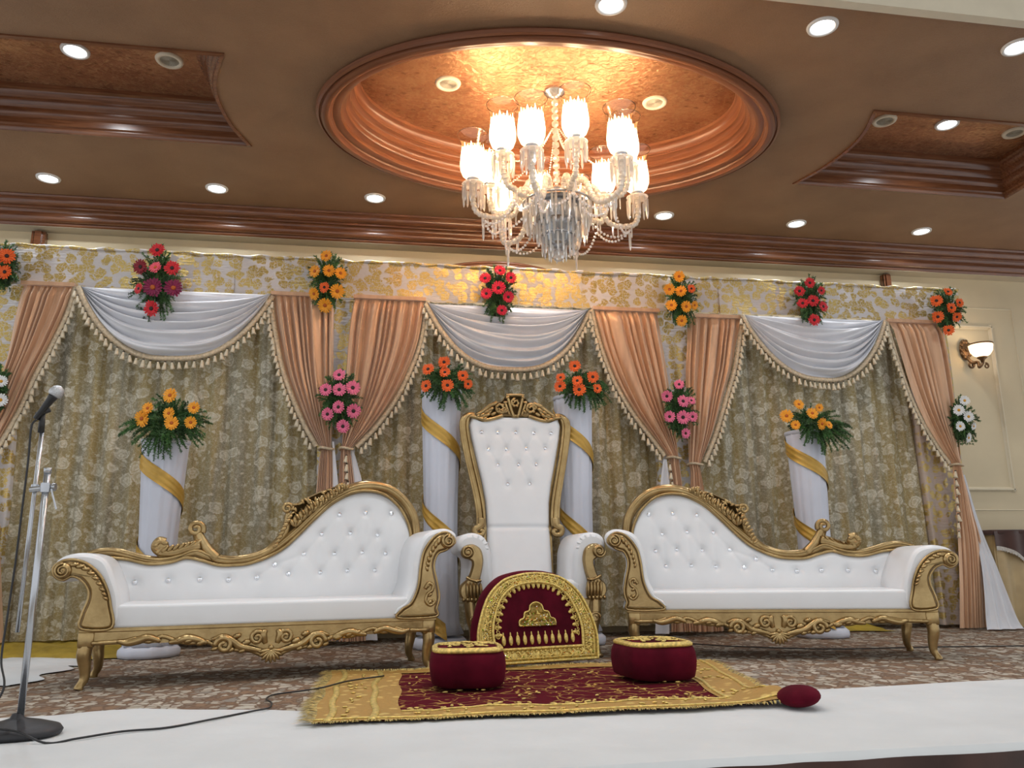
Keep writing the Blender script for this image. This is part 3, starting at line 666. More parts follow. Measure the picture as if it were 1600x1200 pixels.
for k, m in dict(orange='eye_dark', yellow='eye_orange', red='eye_dark', darkred='eye_dark', magenta='eye_orange', salmon='eye_orange', crimson='eye_dark', pink='eye_dark', white_petal='eye_yellow').items():
    b = MB(); b.lathe([(.25, .06), (.24, .14), (.15, .19), (.02, .2)], 12); EYE[k] = b.mesh('flower_eye_'+k, m)
def fern(parent, base, c, rx, rz, n, seed, droop=.0, mat='fern', dep=.10):
    rnd = random.Random(seed); V = []; F = []
    for _ in range(n):
        a = rnd.uniform(0, 2*PI); r0 = rnd.uniform(0, .45); st = Vector((rx*r0*math.cos(a), rnd.uniform(-.02, .05), rz*r0*math.sin(a)))
        a2 = a+rnd.uniform(-.6, .6); k = rnd.uniform(.75, 1.08); en = Vector((rx*k*math.cos(a2), -dep*rnd.uniform(-.3, 1), rz*k*math.sin(a2)-droop*rnd.uniform(0, 1)))
        if droop > .12 and en.z < -.25*rz: en.y -= .16; st.y -= .04
        mid = (st+en)/2+Vector((0, -.03 if en.y > -.15 else -.09, .03)); N = max(6, int((en-st).length/.010))
        for i in range(N):
            t = i/N; p = st*(1-t)**2+mid*2*t*(1-t)+en*t*t; d = unit(en-st)
            for _k in range(6):
                v = unit(Vector((rnd.gauss(0, 1), rnd.gauss(0, .8), rnd.gauss(0, 1)))+d*.7); l = rnd.uniform(.024, .042)*(1-.5*t); w = unit(v.cross(Vector((rnd.gauss(0, 1), 1, rnd.gauss(0, 1)))))*.0034
                o = len(V); V += [p+w, p-w, p+v*l]; F.append((o, o+1, o+2))
    b = MB(); b.add([v+c-base for v in V], F); o = b.build('fern_foliage', mat, parent, smooth=False); o['kind'] = 'stuff'; return o
def bouquet(fl, Y, fol, lab, seed, dflt, rpx=11, droop=0, holder=True, nfr=70, up=0.0, grp=None):
    """fl: (px, py[, colour[, r px]]) of every flower; fol: foliage ellipse (px, py, rx px, ry px)"""
    c = atY(fol[0], fol[1], Y); sc = Y/FPX*1.03; base = Vector((c.x, Y+.03, c.z-fol[3]*sc)); rnd = random.Random(seed)
    t = thing('flower_arrangement', lab, 'flowers', base, group=grp)
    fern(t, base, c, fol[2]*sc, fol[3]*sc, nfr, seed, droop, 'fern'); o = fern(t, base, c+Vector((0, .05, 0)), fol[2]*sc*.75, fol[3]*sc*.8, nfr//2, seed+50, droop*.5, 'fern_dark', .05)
    if holder:
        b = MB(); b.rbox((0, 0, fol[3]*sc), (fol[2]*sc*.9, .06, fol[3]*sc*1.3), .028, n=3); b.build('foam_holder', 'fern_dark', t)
    for f in fl:
        col = f[2] if len(f) > 2 and f[2] else dflt; r = (f[3] if len(f) > 3 else rpx)*sc; p = atY(f[0], f[1], Y-(.10 if holder else .245)-rnd.uniform(0, .03))
        dr = Vector(((f[0]-fol[0])/fol[2]*.45+rnd.gauss(0, .16)-.15, -1, -(f[1]-fol[1])/fol[3]*.35+rnd.gauss(0, .16)-.12+up)); rot = dr.to_track_quat('Z', 'Y').to_euler()
        o = obj('flower', PET[col], t, p-base, rot, (r, r, r)); obj('flower_eye', EYE[col], o)
        st = MB(); st.tube([p-base-unit(dr)*.0, p-base-unit(dr)*.03, c-base+Vector((0, -.01, 0))+(p-c)*.3], .0035, 5); st.build('stem', 'fern', t)
    return t
G1, G2, G3 = 'bouquets along the valance', 'bouquets at the curtain ties', 'bouquets on the pedestals'
bouquet([(11, 400, None, 12), (8, 425, None, 11), (-9, 412), (-14, 440)], 6.34, (0, 418, 32, 42), 'orange gerbera bouquet cut by the top left edge', 1, 'orange', grp=G1)
bouquet([(246, 391, 'red', 12), (220, 417, 'darkred', 12), (243, 418, 'salmon', 10), (269, 419, 'red', 12), (217, 451, 'red', 9), (239, 449, 'magenta', 15), (271, 450, 'magenta', 14), (237, 482, 'red', 13)], 6.34, (246, 445, 36, 58), 'mixed red and magenta gerbera bouquet over the left swag', 2, 'red', droop=.05, grp=G1)
bouquet([(510, 400), (492, 424), (514, 423), (532, 427), (507, 449, 'orange', 9), (491, 459), (527, 455, None, 12), (508, 477, None, 12)], 6.34, (512, 442, 31, 48), 'yellow gerbera bouquet on the left half of the valance', 3, 'yellow', 10, grp=G1)
bouquet([(781, 423), (758, 435), (798, 434), (779, 450, None, 12), (760, 459), (794, 464), (784, 485, None, 9)], 6.34, (778, 462, 29, 50), 'crimson gerbera bouquet over the middle swag', 4, 'crimson', 10, grp=G1)
bouquet([(1061, 432), (1046, 452), (1064, 455), (1080, 451, 'orange', 8), (1049, 477), (1072, 479), (1085, 477, None, 8), (1065, 501)], 6.34, (1063, 472, 29, 48), 'yellow gerbera bouquet on the right half of the valance', 5, 'yellow', 10, grp=G1)
bouquet([(1265, 442), (1249, 455), (1283, 454, None, 8), (1254, 474), (1270, 470, None, 11), (1286, 479), (1272, 500, None, 11)], 6.34, (1264, 472, 30, 46), 'red gerbera bouquet over the right swag', 6, 'red', 10, grp=G1)
bouquet([(1481, 456, None, 9), (1463, 470), (1499, 473, None, 9), (1486, 481, None, 10), (1465, 495, None, 11), (1495, 495, None, 9), (1482, 516, None, 10)], 6.34, (1478, 487, 30, 42), 'orange gerbera bouquet at the right end of the valance', 7, 'orange', 11, grp=G1)
bouquet([(2, 596, None, 9), (1, 625, None, 10), (-14, 610)], 6.30, (-6, 612, 20, 42), 'white daisy bouquet cut by the left edge', 8, 'white_petal', 10, grp=G2)
bouquet([(530, 586), (509, 609), (530, 609, None, 11), (551, 606, None, 12), (529, 636), (512, 647), (552, 642, None, 12), (536, 666, None, 11)], 6.26, (531, 628, 34, 46), 'pink gerbera bouquet at the left pair of curtain ties', 9, 'pink', 10.5, grp=G2)
bouquet([(1061, 601, None, 9), (1042, 619, None, 10), (1067, 627, None, 11), (1080, 626, None, 8), (1046, 651, None, 10), (1067, 652, None, 12), (1082, 651, None, 9), (1071, 677, None, 9)], 6.26, (1060, 641, 28, 50), 'pink gerbera bouquet at the right pair of curtain ties', 10, 'pink', 10, grp=G2)
bouquet([(1507, 626), (1498, 641, None, 10), (1513, 651, None, 10), (1500, 666), (1521, 666, None, 7), (1513, 684)], 6.30, (1502, 660, 22, 46), 'white daisy bouquet at the right end curtain', 11, 'white_petal', 9, grp=G2)
bouquet([(266, 618), (231, 638, None, 9), (222, 654, None, 12), (303, 637, None, 9), (264, 646, None, 9), (268, 661, None, 10), (298, 660, None, 9)], 6.08, (268, 657, 56, 38), 'yellow gerbera bouquet on the left pedestal', 12, 'yellow', 11, .16, False, 120, .1, G3)
bouquet([(694, 566), (669, 577), (695, 582, None, 9), (723, 587, None, 9), (666, 603), (699, 602), (731, 600, None, 8)], 6.08, (698, 598, 42, 34), 'orange gerbera bouquet on the pedestal left of the throne', 13, 'orange', 10, .13, False, 100, .1, G3)
bouquet([(898, 572), (876, 590, None, 8), (926, 589, None, 10), (902, 595, None, 9), (875, 604), (905, 609, None, 11), (933, 607, None, 8)], 6.08, (905, 603, 40, 33), 'orange gerbera bouquet on the pedestal right of the throne', 14, 'orange', 10, .13, False, 100, .1, G3)
bouquet([(1248, 632, None, 9), (1229, 650, None, 11), (1280, 637, None, 7), (1269, 646, None, 10), (1243, 664, None, 8), (1284, 662, None, 10), (1295, 664, None, 7)], 6.08, (1266, 661, 46, 34), 'yellow gerbera bouquet on the right pedestal', 15, 'yellow', 10, .15, False, 105, .1, G3)

# ================================================================== SOFAS
def spiral(b, c, r0, r1, turns, rad, a0=0, sg=1, w=0.0, n=40, fm=None):
    pts = []
    for i in range(n+1):
        t = i/n; r = r0+(r1-r0)*t; a = a0+sg*2*PI*turns*t; pts.append(fm(c[0]+r*math.cos(a), c[1]+r*math.sin(a), w-.012*t))
    b.tube(pts, [rad*(1-.35*i/n) for i in range(n+1)], 7)
def button_meshes():
    b = MB(); b.lathe([(.0165, -.004), (.0165, .004), (.0125, .009), (.007, .012), (.0008, .0125)], 8); c = b.mesh('crystal_button', 'button_crystal', False); return c
t_ = NT('button_crystal'); t_.set((.86, .88, .92), .08, .85); M['button_crystal'] = t_.m
BUT = button_meshes()
def tuft(btns, rad=.020, deep=.017, links=.26):
    B = np.array(btns); seg = [(B[i], B[j]) for i in range(len(B)) for j in range(i) if .05 < np.hypot(*(B[i]-B[j])) < links and abs(B[i][1]-B[j][1]) > .05]
    def d(a, z):
        p = np.array((a, z)); q2 = ((B-p)**2).sum(1); v = -deep*np.exp(-q2/(2*rad*rad)).sum()-deep*.5*np.exp(-q2/(2*(rad*2.6)**2)).sum()
        for s0, s1 in seg:
            e = s1-s0; t = min(1, max(0, np.dot(p-s0, e)/np.dot(e, e))); dd = ((p-s0-e*t)**2).sum(); v -= .003*math.exp(-dd/(2*.008**2))
        return v
    return d
def leg(b, x, z1, w, s, out, hgt=.21):
    """cabriole leg: top at height hgt, curving out at the knee and ending in a pad foot"""
    pts = [(x, w, hgt+.02), (x+s*.006, w+out*.004, hgt*.80), (x-s*.004, w-out*.0, hgt*.5), (x-s*.006, w+out*.002, hgt*.25), (x+s*.010, w+out*.012, hgt*.09), (x+s*.016, w+out*.018, .0)]
    c = catmull(pts, 5); n = len(c); rr = [interp(i/(n-1), [0, .2, .5, .75, .9, 1], [.036, .036, .026, .020, .024, .022]) for i in range(n)]
    b.tube(c, rr, 10)
def sofa(loc, rz, sg, lab):
    """u runs along the seat from the low arm (u=0) to the high arm (u=1.83); sg mirrors it"""
    u0 = 0 if sg > 0 else 1.83
    t = thing('chaise_sofa', lab, 'sofa', loc, rz, 'white and gold chaise sofas')
    f = (lambda u, z, w: Vector((u, w, z))) if sg > 0 else (lambda u, z, w: Vector((1.83-u, w, z)))
    inner = [(-.06, .655), (-.027, .653), (.10, .644), (.229, .615), (.344, .623), (.43, .648), (.52, .631), (.611, .604), (.702, .602), (.794, .612), (.90, .651), (.992, .706), (1.085, .795), (1.178, .895), (1.274, .987), (1.39, 1.048), (1.509, 1.064), (1.614, 1.038), (1.703, .966), (1.758, .881), (1.785, .80), (1.79, .70)]
    ic = catmull([(a, z, 0) for a, z in inner], 6); iu = [p.x for p in ic]; iz = [p.y for p in ic]
    top = lambda u: interp(u, iu, iz)
    btn = [(.161, .52), (.341, .527), (.515, .53), (.677, .525), (.839, .533), (.941, .607), (1.025, .55), (1.219, .557), (1.387, .566), (1.562, .565), (1.114, .671), (1.303, .671), (1.479, .678), (1.629, .67), (1.219, .795), (1.40, .80), (1.575, .788), (1.327, .918), (1.494, .931), (1.663, .927)]
    td = tuft(btn); WB = .50
    def back(s, v):
        u = -.05+s*(1.835); zt_ = top(u)+.012; z = .36+(zt_-.36)*v; e = min(1, (zt_-z)/.05); e = math.sqrt(max(0, 1-(1-e)**2)) if zt_ > .36 else 0
        return f(u, z, WB-.045*e-td(u, z)+.04*(z-.4))
    bk = MB().grid(back, 150, 46).build('backrest', 'leather_white', t)
    for a, z in btn:
        p = f(a, z, WB-.045-td(a, z)+.04*(z-.4)-.006); obj('button', BUT, bk, p, (PI/2, 0, 0))
    # rear shell of the back
    pl = [(-.08, .25)]+[(p.x, p.y+.03) for p in ic[::2]]+[(1.82, .25)]
    b = MB(); b.prism(pl, lambda a, z, d: f(a, z, d), [(WB+.03, .0), (WB+.075, 0)]); b.build('back_shell', 'gilt', t, sharp=40)
    # carved back frame
    rail = [(-.10, .672), (-.02, .690), (.06, .684), (.20, .645), (.30, .636), (.39, .655), (.45, .680), (.50, .684), (.563, .656), (.67, .634), (.79, .644), (.914, .691), (1.037, .787), (1.161, .911), (1.273, 1.013), (1.406, 1.083), (1.525, 1.102), (1.648, 1.078), (1.747, 1.002), (1.807, .907), (1.826, .80), (1.828, .66)]
    b = MB(); rc = [f(p.x, p.y, WB+.0) for p in catmull([(a, z, 0) for a, z in rail], 8)]
    n = len(rc); b.tube(rc, [interp(i/n, [0, .1, .3, .5, .75, 1], [.026, .030, .030, .034, .038, .034]) for i in range(n)], 12)
    b.tube([q_+Vector((0, -.030, .012)) for q_ in rc], .009, 6)
    b.tube([f(p.x, p.y+.008, WB-.035) for p in ic], .010, 6)
    fr = b.build('back_frame', 'gilt', t)
    b = MB()                                       # acanthus crest: branch, scroll, leaf panel
    br = catmull([f(a, z, WB-.01) for a, z in ((.86, .665), (.914, .705), (.981, .785), (1.006, .868), (1.012, .925))], 6); b.tube(br, [.030-.008*i/len(br) for i in range(len(br))], 8)
    spiral(b, (1.000, .953), .034, .008, 1.4, .013, -.3, 1, WB-.015, fm=f)
    b.prism([(.985, .775), (1.012, .90), (1.05, .985), (1.10, 1.015), (1.20, 1.065), (1.30, 1.10), (1.40, 1.085), (1.28, 1.01), (1.16, .905), (1.05, .80)], lambda a, z, d: f(a, z, d), [(WB+.02, 0), (WB-.012, 0), (WB-.02, .008)])
    rnd = random.Random(5)
    for k in range(10):
        s = k/9; a = 1.055+.295*s; z = .838+.232*s**.86; L_ = .062-.020*s
        for (du, dz, q_, lf) in ((-.15, 1.0, 1, .0), (.55, .84, .8, .004), (-.62, .78, .85, .006)):
            ax = unit(f(du, dz, 0)-f(0, 0, 0)); ax2 = unit(Vector((ax.z, 0, -ax.x)))
            b.ellip(f(a+du*L_*.55, z+dz*L_*.55, WB-.036+lf), ax*L_*q_*.62, ax2*.0165, Vector((0, .018, 0)), 8, 6)
            b.tube([f(a+du*L_*.1, z+dz*L_*.1, WB-.052+lf), f(a+du*L_*.6, z+dz*L_*.6, WB-.058+lf), f(a+du*L_*1.12, z+dz*L_*1.12, WB-.044+lf)], [.006, .006, .004], 6)
    for k in range(8): s = k/7; b.ellip(f(.940+.075*s, .725+.175*s, WB-.038), Vector((.020, 0, .014)), Vector((-.007, 0, .011)), Vector((0, .015, 0)), 7, 5)
    for k in range(26):
        s = rnd.random(); hh = rnd.random(); a = 1.03+.30*s; z = .90+.17*s+hh*.05*(1-s*.6); aa = rnd.uniform(0, PI)
        b.ellip(f(a, z+.02, WB-.026), Vector((math.cos(aa), 0, math.sin(aa)))*.022, Vector((-math.sin(aa), 0, math.cos(aa)))*.010, Vector((0, .018, 0)), 7, 5)
    b.build('acanthus_crest', 'gilt', fr)
    b = MB()                                       # small scroll on the low back
    b.prism([(p.x, p.y) for p in catmull([(a, z, 0) for a, z in ((.62, .64), (.565, .70), (.525, .765), (.505, .815), (.455, .80), (.462, .755), (.42, .725), (.35, .700), (.27, .68), (.30, .645), (.45, .675))], 4, True)], lambda a, z, d: f(a, z, d), [(WB+.02, 0), (WB-.016, 0), (WB-.028, .008)])
    st = catmull([f(a, z, WB-.01) for a, z in ((.60, .648), (.55, .70), (.512, .755), (.490, .80))], 6); b.tube(st, [.034-.010*i/len(st) for i in range(len(st))], 8)
    spiral(b, (.473, .825), .044, .010, 1.5, .018, -.5, 1, WB-.015, fm=f)
    st = catmull([f(a, z, WB-.01) for a, z in ((.50, .735), (.43, .715), (.36, .690), (.29, .690), (.255, .72), (.275, .757), (.31, .752))], 6); b.tube(st, [.036-.016*i/len(st) for i in range(len(st))], 8)
    for k in range(8):
        a = .28+.03*k; b.ellip(f(a, .700+.006*k, WB-.035), f(.02, .022, 0)-f(0, 0, 0), Vector((.008, 0, -.008)), Vector((0, .012, 0)), 7, 5)
    b.ellip(f(.285, .722, WB-.02), Vector((.048, 0, 0)), Vector((0, 0, .042)), Vector((0, .026, 0)), 10, 6)
    for k in range(6): a = 2.2*k/5-.3; b.ellip(f(.285+.03*math.cos(a+1), .722+.03*math.sin(a+1), WB-.042), Vector((.02, 0, .004)), Vector((-.004, 0, .012)), Vector((0, .012, 0)), 7, 5)
    b.build('scroll_crest', 'gilt', fr)
    # seat
    def pad(x, y, z):
        return (x, y, z+(.012*max(0, 1-(y/.27)**2)*max(0, 1-(x/.8)**4) if z > 0 else 0))
    c = f(.905, .352, .265); b = MB(); b.rbox((c.x, c.y, c.z), (1.74, .53, .125), .022, fn=pad); b.build('seat_cushion', 'leather_white', t)
    # arms
    def arm(outline, gold, vol, vr, beads, w1, extra=None):
        ol = [(p.x, p.y) for p in catmull([(a, z, 0) for a, z in outline], 5, True)]
        b = MB(); b.prism(ol, lambda a, z, d: f(a, z, d), [(-.004, .022), (.004, .010), (.018, .002), (.04, 0), (w1-.02, 0), (w1, .014)]); ar = b.build('arm', 'leather_white', t, sharp=60)
        gl = [(p.x, p.y) for p in catmull([(a, z, 0) for a, z in gold], 5, True)]
        b = MB(); b.prism(gl, lambda a, z, d: f(a, z, d), [(.05, .006), (-.012, .006), (-.024, .011), (-.028, .018)]); b.build('arm_front', 'gilt', ar, sharp=50)
        b = MB(); b.tube([f(a, z, -.022) for a, z in gl]+[f(*gl[0], -.022)], .0075, 6, caps=False)
        b.lathe([(vr*1.02, 0), (vr*1.05, .01), (vr*.95, .022), (vr*.3, .026)], 20, f(*vol, -.018), axis=(0, -1, 0)); spiral(b, vol, vr*.92, vr*.14, 2.0, vr*.17, PI*.5, 1, -.048, fm=f)
        bc = catmull([(a, z, 0) for a, z in beads], 6); n = len(bc)
        for i in range(0, n, 3):
            s = i/n; r = .024*(1-.35*s); tg = unit(bc[min(i+1, n-1)]-bc[max(0, i-1)]); ax = f(tg.x*.9-tg.y*.5, tg.y*.9+tg.x*.5, 0)-f(0, 0, 0); ax = unit(ax)
            b.ellip(f(bc[i].x, bc[i].y, -.03), ax*r*1.1, unit(ax.cross(Vector((0, 1, 0))))*r*.55, Vector((0, .017, 0)), 8, 5)
        if extra: extra(b)
        b.build('arm_carving', 'gilt', ar)
    arm([(.135, .30), (.145, .43), (.108, .547), (.052, .648), (-.041, .682), (-.138, .668), (-.186, .625), (-.190, .590), (-.172, .552), (-.132, .532), (-.088, .552), (-.045, .530), (-.008, .49), (-.004, .44), (-.022, .36), (-.02, .30)],
        [(-.132, .545), (-.172, .566), (-.180, .610), (-.142, .641), (-.087, .647), (-.023, .623), (.037, .568), (.078, .494), (.101, .413), (.115, .30), (-.026, .30), (-.030, .364), (-.007, .443), (-.012, .496), (-.047, .543), (-.092, .564)],
        (-.135, .592), .040, [(-.085, .622), (-.03, .600), (.02, .552), (.055, .495), (.075, .45)], .56)
    def scar(b):
        p = catmull([f(a, z, -.03) for a, z in ((1.77, .46), (1.79, .49), (1.815, .48), (1.812, .45), (1.785, .43), (1.775, .39), (1.80, .365), (1.825, .38), (1.815, .40))], 6); b.tube(p, [.012-.004*i/len(p) for i in range(len(p))], 7)
        for a, z in ((1.785, .475), (1.80, .425), (1.80, .385)): b.ellip(f(a, z, -.03), Vector((.014, 0, .01)), Vector((-.006, 0, .009)), Vector((0, .012, 0)), 7, 5)
    arm([(1.60, .30), (1.60, .36), (1.655, .40), (1.700, .49), (1.712, .60), (1.735, .71), (1.790, .785), (1.896, .812), (1.962, .785), (1.972, .735), (1.945, .690), (1.90, .670), (1.862, .66), (1.838, .59), (1.858, .49), (1.868, .41), (1.852, .35), (1.85, .30)],
        [(1.954, .734), (1.904, .786), (1.831, .766), (1.767, .685), (1.744, .593), (1.730, .472), (1.691, .383), (1.637, .347), (1.615, .30), (1.835, .30), (1.843, .348), (1.858, .408), (1.846, .485), (1.824, .592), (1.848, .662), (1.897, .684)],
        (1.906, .735), .042, [(1.850, .735), (1.815, .69), (1.79, .63), (1.78, .575)], .56, scar)
    # seat rail with carved apron
    b = MB(); c = f(.90, .250, .02); b.box((c.x, c.y, c.z), (1.86, .05, .07)); c = f(.90, .250, .50); b.box((c.x, c.y, c.z), (1.86, .05, .07))
    for uu in (-.01, 1.81): c = f(uu, .25, .26); b.box((c.x, c.y, c.z), (.05, .5, .07))
    b.tube([f(-.035, .288, -.008), f(1.84, .288, -.008)], .011, 6); rl = b.build('seat_rail', 'gilt', t, sharp=40)
    low = [(.03, .218), (.17, .222), (.24, .235), (.30, .215), (.36, .240), (.43, .215), (.50, .200), (.58, .205), (.65, .170), (.74, .155), (.80, .150), (.88, .118), (.915, .105), (.95, .118), (1.03, .150), (1.09, .155), (1.18, .172), (1.25, .205), (1.33, .200), (1.40, .215), (1.47, .240), (1.53, .215), (1.60, .235), (1.66, .222), (1.80, .218)]
    lc = catmull([(a, z, 0) for a, z in low], 4)
    b = MB(); b.prism([(p.x, p.y) for p in lc]+[(1.80, .285), (.03, .285)], lambda a, z, d: f(a, z, d), [(.03, 0), (-.006, 0), (-.010, .004)]); b.build('apron', 'gilt', rl, sharp=50)
    b = MB()
    b.tube([f(p.x, p.y+.008, -.016) for p in lc], [.0115]*len(lc), 7)
    for s in (-1, 1):
        m = lambda a, z, w=-.022, s=s: f(.915+s*a, z, w)
        spiral(b, (.915+s*.075, .222), .038, .010, 1.4, .014, (PI if s > 0 else 0), -s, -.024, fm=f)
        spiral(b, (.915+s*.245, .190), .044, .012, 1.3, .017, (0 if s > 0 else PI), s, -.026, fm=f)
        for pts in ([(.04, .15), (.10, .165), (.16, .180), (.20, .21), (.25, .235), (.31, .222)], [(.33, .205), (.38, .225), (.43, .235), (.48, .222), (.52, .215)], [(.56, .225), (.62, .245), (.67, .232), (.72, .222), (.77, .235)], [(.03, .19), (.045, .235), (.03, .262)]):
            p = catmull([m(a, z) for a, z in pts], 5); n = len(p); b.tube(p, [.017*math.sin(PI*(.15+.8*i/n)) + .004 for i in range(n)], 8)
        for a, z, r in ((.13, .20, .02), (.18, .235, .018), (.29, .175, .016), (.36, .208, .02), (.42, .222, .02), (.47, .232, .015), (.21, .165, .018), (.15, .158, .016)):
            b.ellip(m(a, z), Vector((r*1.4, 0, r*.5)), Vector((-r*.3, 0, r*.8)), Vector((0, .020, 0)), 8, 5)
    for k in range(9):                                # shell
        a = PI*(1.5+(k-4)*.115); dx, dz = math.cos(a), math.sin(a); ax = Vector((dx, 0, dz))*.042
        b.ellip(f(.915, .158, -.026)+Vector((dx, 0, dz))*.034, ax, Vector((-dz, 0, dx))*.012, Vector((0, .020, 0)), 8, 5)
    b.ellip(f(.915, .170, -.028), Vector((.016, 0, 0)), Vector((0, 0, .014)), Vector((0, .014, 0)), 8, 5)
    b.build('apron_carving', 'gilt', rl)
    for uu, s in ((.0, -1), (1.80, 1)):
        for w, o_ in ((.02, -1), (.50, 1)):
            c = f(uu, 0, w); b = MB(); leg(b, c.x, 0, w, s*sg, o_); b.rbox((c.x, w, .245), (.078, .075, .085), .012, n=2); b.build('leg', 'gilt', t, sharp=50)
    return t
sofa((-1.46, 4.60, .002), math.radians(10.0), 1, 'white tufted chaise sofa with carved gold frame left of the throne')
aR = math.radians(-17.4); ex = Vector((math.cos(aR), math.sin(aR), 0)); oR = Vector((3.36, 4.60, .002))-ex*1.83
sofa(oR, aR, -1, 'white tufted chaise sofa with carved gold frame right of the throne')

# ================================================================== THRONE
def throne():
    t = thing('throne_chair', 'tall white tufted throne chair with gold carved frame in the middle', 'throne', (1.018, 5.30, .002)); WB = .55
    f = lambda a, z, w: Vector((a, w, z))
    ed = [(1.70, .352), (1.664, .338), (1.614, .352), (1.515, .337), (1.346, .300), (1.18, .262), (1.028, .238), (.858, .232), (.40, .232)]
    ez, ex_ = [p[0] for p in ed][::-1], [p[1] for p in ed][::-1]; hw = lambda z: interp(z, ez, ex_)
    btn = [(-.26, 1.562), (-.137, 1.56), (.0, 1.563), (.14, 1.558), (.272, 1.56), (-.212, 1.428), (-.075, 1.432), (.078, 1.438), (.222, 1.443), (-.143, 1.313), (.015, 1.317), (.15, 1.318), (-.072, 1.168), (.093, 1.172)]
    td = tuft(btn, .020, .015, .20); lean = lambda z: .10*(z-.8)
    tz = lambda a: 1.662+.028*math.cos(a/.33*PI*1.5)*(1 if abs(a) < .22 else .6)-.02
    def back(s, v):
        z = .42+(1.675-.42)*v; w = hw(z); a = (2*s-1)*w; e = min(1, (w-abs(a))/.05, (1.70-z)/.06); e = math.sqrt(max(0, 1-(1-max(0, e))**2)); crease = .03*math.exp(-((z-.855)/.012)**2)
        return f(a, z, WB-.04*e-td(a, z)+lean(z)+crease*.5-(.05*max(0, (.85-z)/.45) if z < .85 else 0))
    bk = MB().grid(back, 70, 110).build('backrest', 'leather_white', t)
    for a, z in btn: obj('button', BUT, bk, f(a, z, WB-.045-td(a, z)+lean(z)), (PI/2, 0, 0))
    b = MB(); b.prism([(hw(z)+.02, z) for z in np.linspace(.15, 1.68, 30)]+[(-hw(z)-.02, z) for z in np.linspace(1.68, .15, 30)], lambda a, z, d: f(a, z, d+lean(z)), [(WB+.01, 0), (WB+.06, 0)]); b.build('back_shell', 'gilt', t, sharp=50)
    fr = []
    side = [(.31, 1.692), (.355, 1.690), (.388, 1.665), (.398, 1.615), (.390, 1.53), (.360, 1.36), (.322, 1.19), (.292, 1.04), (.280, .92), (.284, .86)]
    for s in (-1, 1):
        b = MB(); p = [f(s*q_.x, q_.y, WB-.005+lean(q_.y)) for q_ in catmull([(a, z, 0) for a, z in side], 6)]; n = len(p); b.tube(p, [interp(i/n, [0, .3, 1], [.026, .030, .026]) for i in range(n)], 10)
        b.tube([q_+Vector((-s*.030, -.022, 0)) for q_ in p[4:]], .011, 6); b.tube([q_+Vector((s*.020, -.016, 0)) for q_ in p], .010, 6)
        p = [f(s*q_.x, q_.y, WB-.02) for q_ in catmull([(a, z, 0) for a, z in ((.272, .92), (.278, .87), (.318, .84), (.312, .805), (.275, .800), (.258, .825), (.285, .835))], 6)]; n = len(p); b.tube(p, [.030-.016*i/n for i in range(n)], 9); b.build('side_frame', 'gilt', t)
    b = MB(); cr = [(-.35, 1.685), (-.27, 1.690), (-.225, 1.745), (-.175, 1.785), (-.105, 1.805), (-.068, 1.850), (0, 1.862), (.068, 1.850), (.105, 1.805), (.175, 1.785), (.225, 1.745), (.27, 1.690), (.35, 1.685), (.30, 1.648), (.245, 1.632), (.18, 1.655), (.115, 1.682), (0, 1.672), (-.115, 1.682), (-.18, 1.655), (-.245, 1.632), (-.30, 1.648)]
    L2 = lambda a, z, d: f(a, z, d+lean(z))
    b.prism([(p.x, p.y) for p in catmull([(a, z, 0) for a, z in cr], 4, True)], L2, [(WB+.04, 0), (WB-.03, 0), (WB-.038, .006)])
    for s in (-1, 1):
        for pts, r in (([(.062, 1.845), (.02, 1.695), (0, 1.69)], .012), ([(.085, 1.80), (.045, 1.690)], .010), ([(.35, 1.682), (.28, 1.665), (.23, 1.652), (.16, 1.668), (.10, 1.69)], .015), ([(.30, 1.69), (.25, 1.72), (.20, 1.76), (.14, 1.79)], .016), ([(.27, 1.67), (.21, 1.70), (.18, 1.74)], .012)):
            b.tube([L2(s*q_.x, q_.y, WB-.045) for q_ in catmull([(a, z, 0) for a, z in pts], 5)], r, 7)
        spiral(b, (s*.118, 1.745), .042, .010, 1.5, .013, 0, s, WB-.045, fm=L2)
        for k in range(7): a = 2*PI*k/7; b.ellip(L2(s*.118+.030*math.cos(a), 1.745+.030*math.sin(a), WB-.05), Vector((.016, 0, 0)), Vector((0, 0, .014)), Vector((0, .014, 0)), 7, 4)
        for a, z, r in ((.17, 1.70, 1), (.19, 1.735, 1.2), (.215, 1.690, 1), (.225, 1.715, 1), (.255, 1.69, 1), (.165, 1.775, 1.1), (.20, 1.765, .9), (.29, 1.68, .9), (.07, 1.72, .8), (.075, 1.79, .8), (.24, 1.66, 1), (.06, 1.83, .7)): b.ellip(L2(s*a, z, WB-.046), Vector((.024*s*r, 0, -.014*r)), Vector((.007*s*r, 0, .013*r)), Vector((0, .018, 0)), 8, 5)
    b.tube([L2(a, 1.850-.15*a*a, WB-.045) for a in np.linspace(-.07, .07, 9)], .012, 7); spiral(b, (0, 1.79), .034, .008, 1.3, .011, PI/2, 1, WB-.045, fm=L2)
    for k in range(6): a = 2*PI*k/6; b.ellip(L2(.022*math.cos(a), 1.785+.026*math.sin(a), WB-.05), Vector((.013, 0, 0)), Vector((0, 0, .012)), Vector((0, .012, 0)), 7, 4)
    b.build('crest', 'gilt', t)
    b = MB(); b.rbox((0, .27, .425), (.66, .56, .13), .04); b.build('seat_cushion', 'leather_white', t)
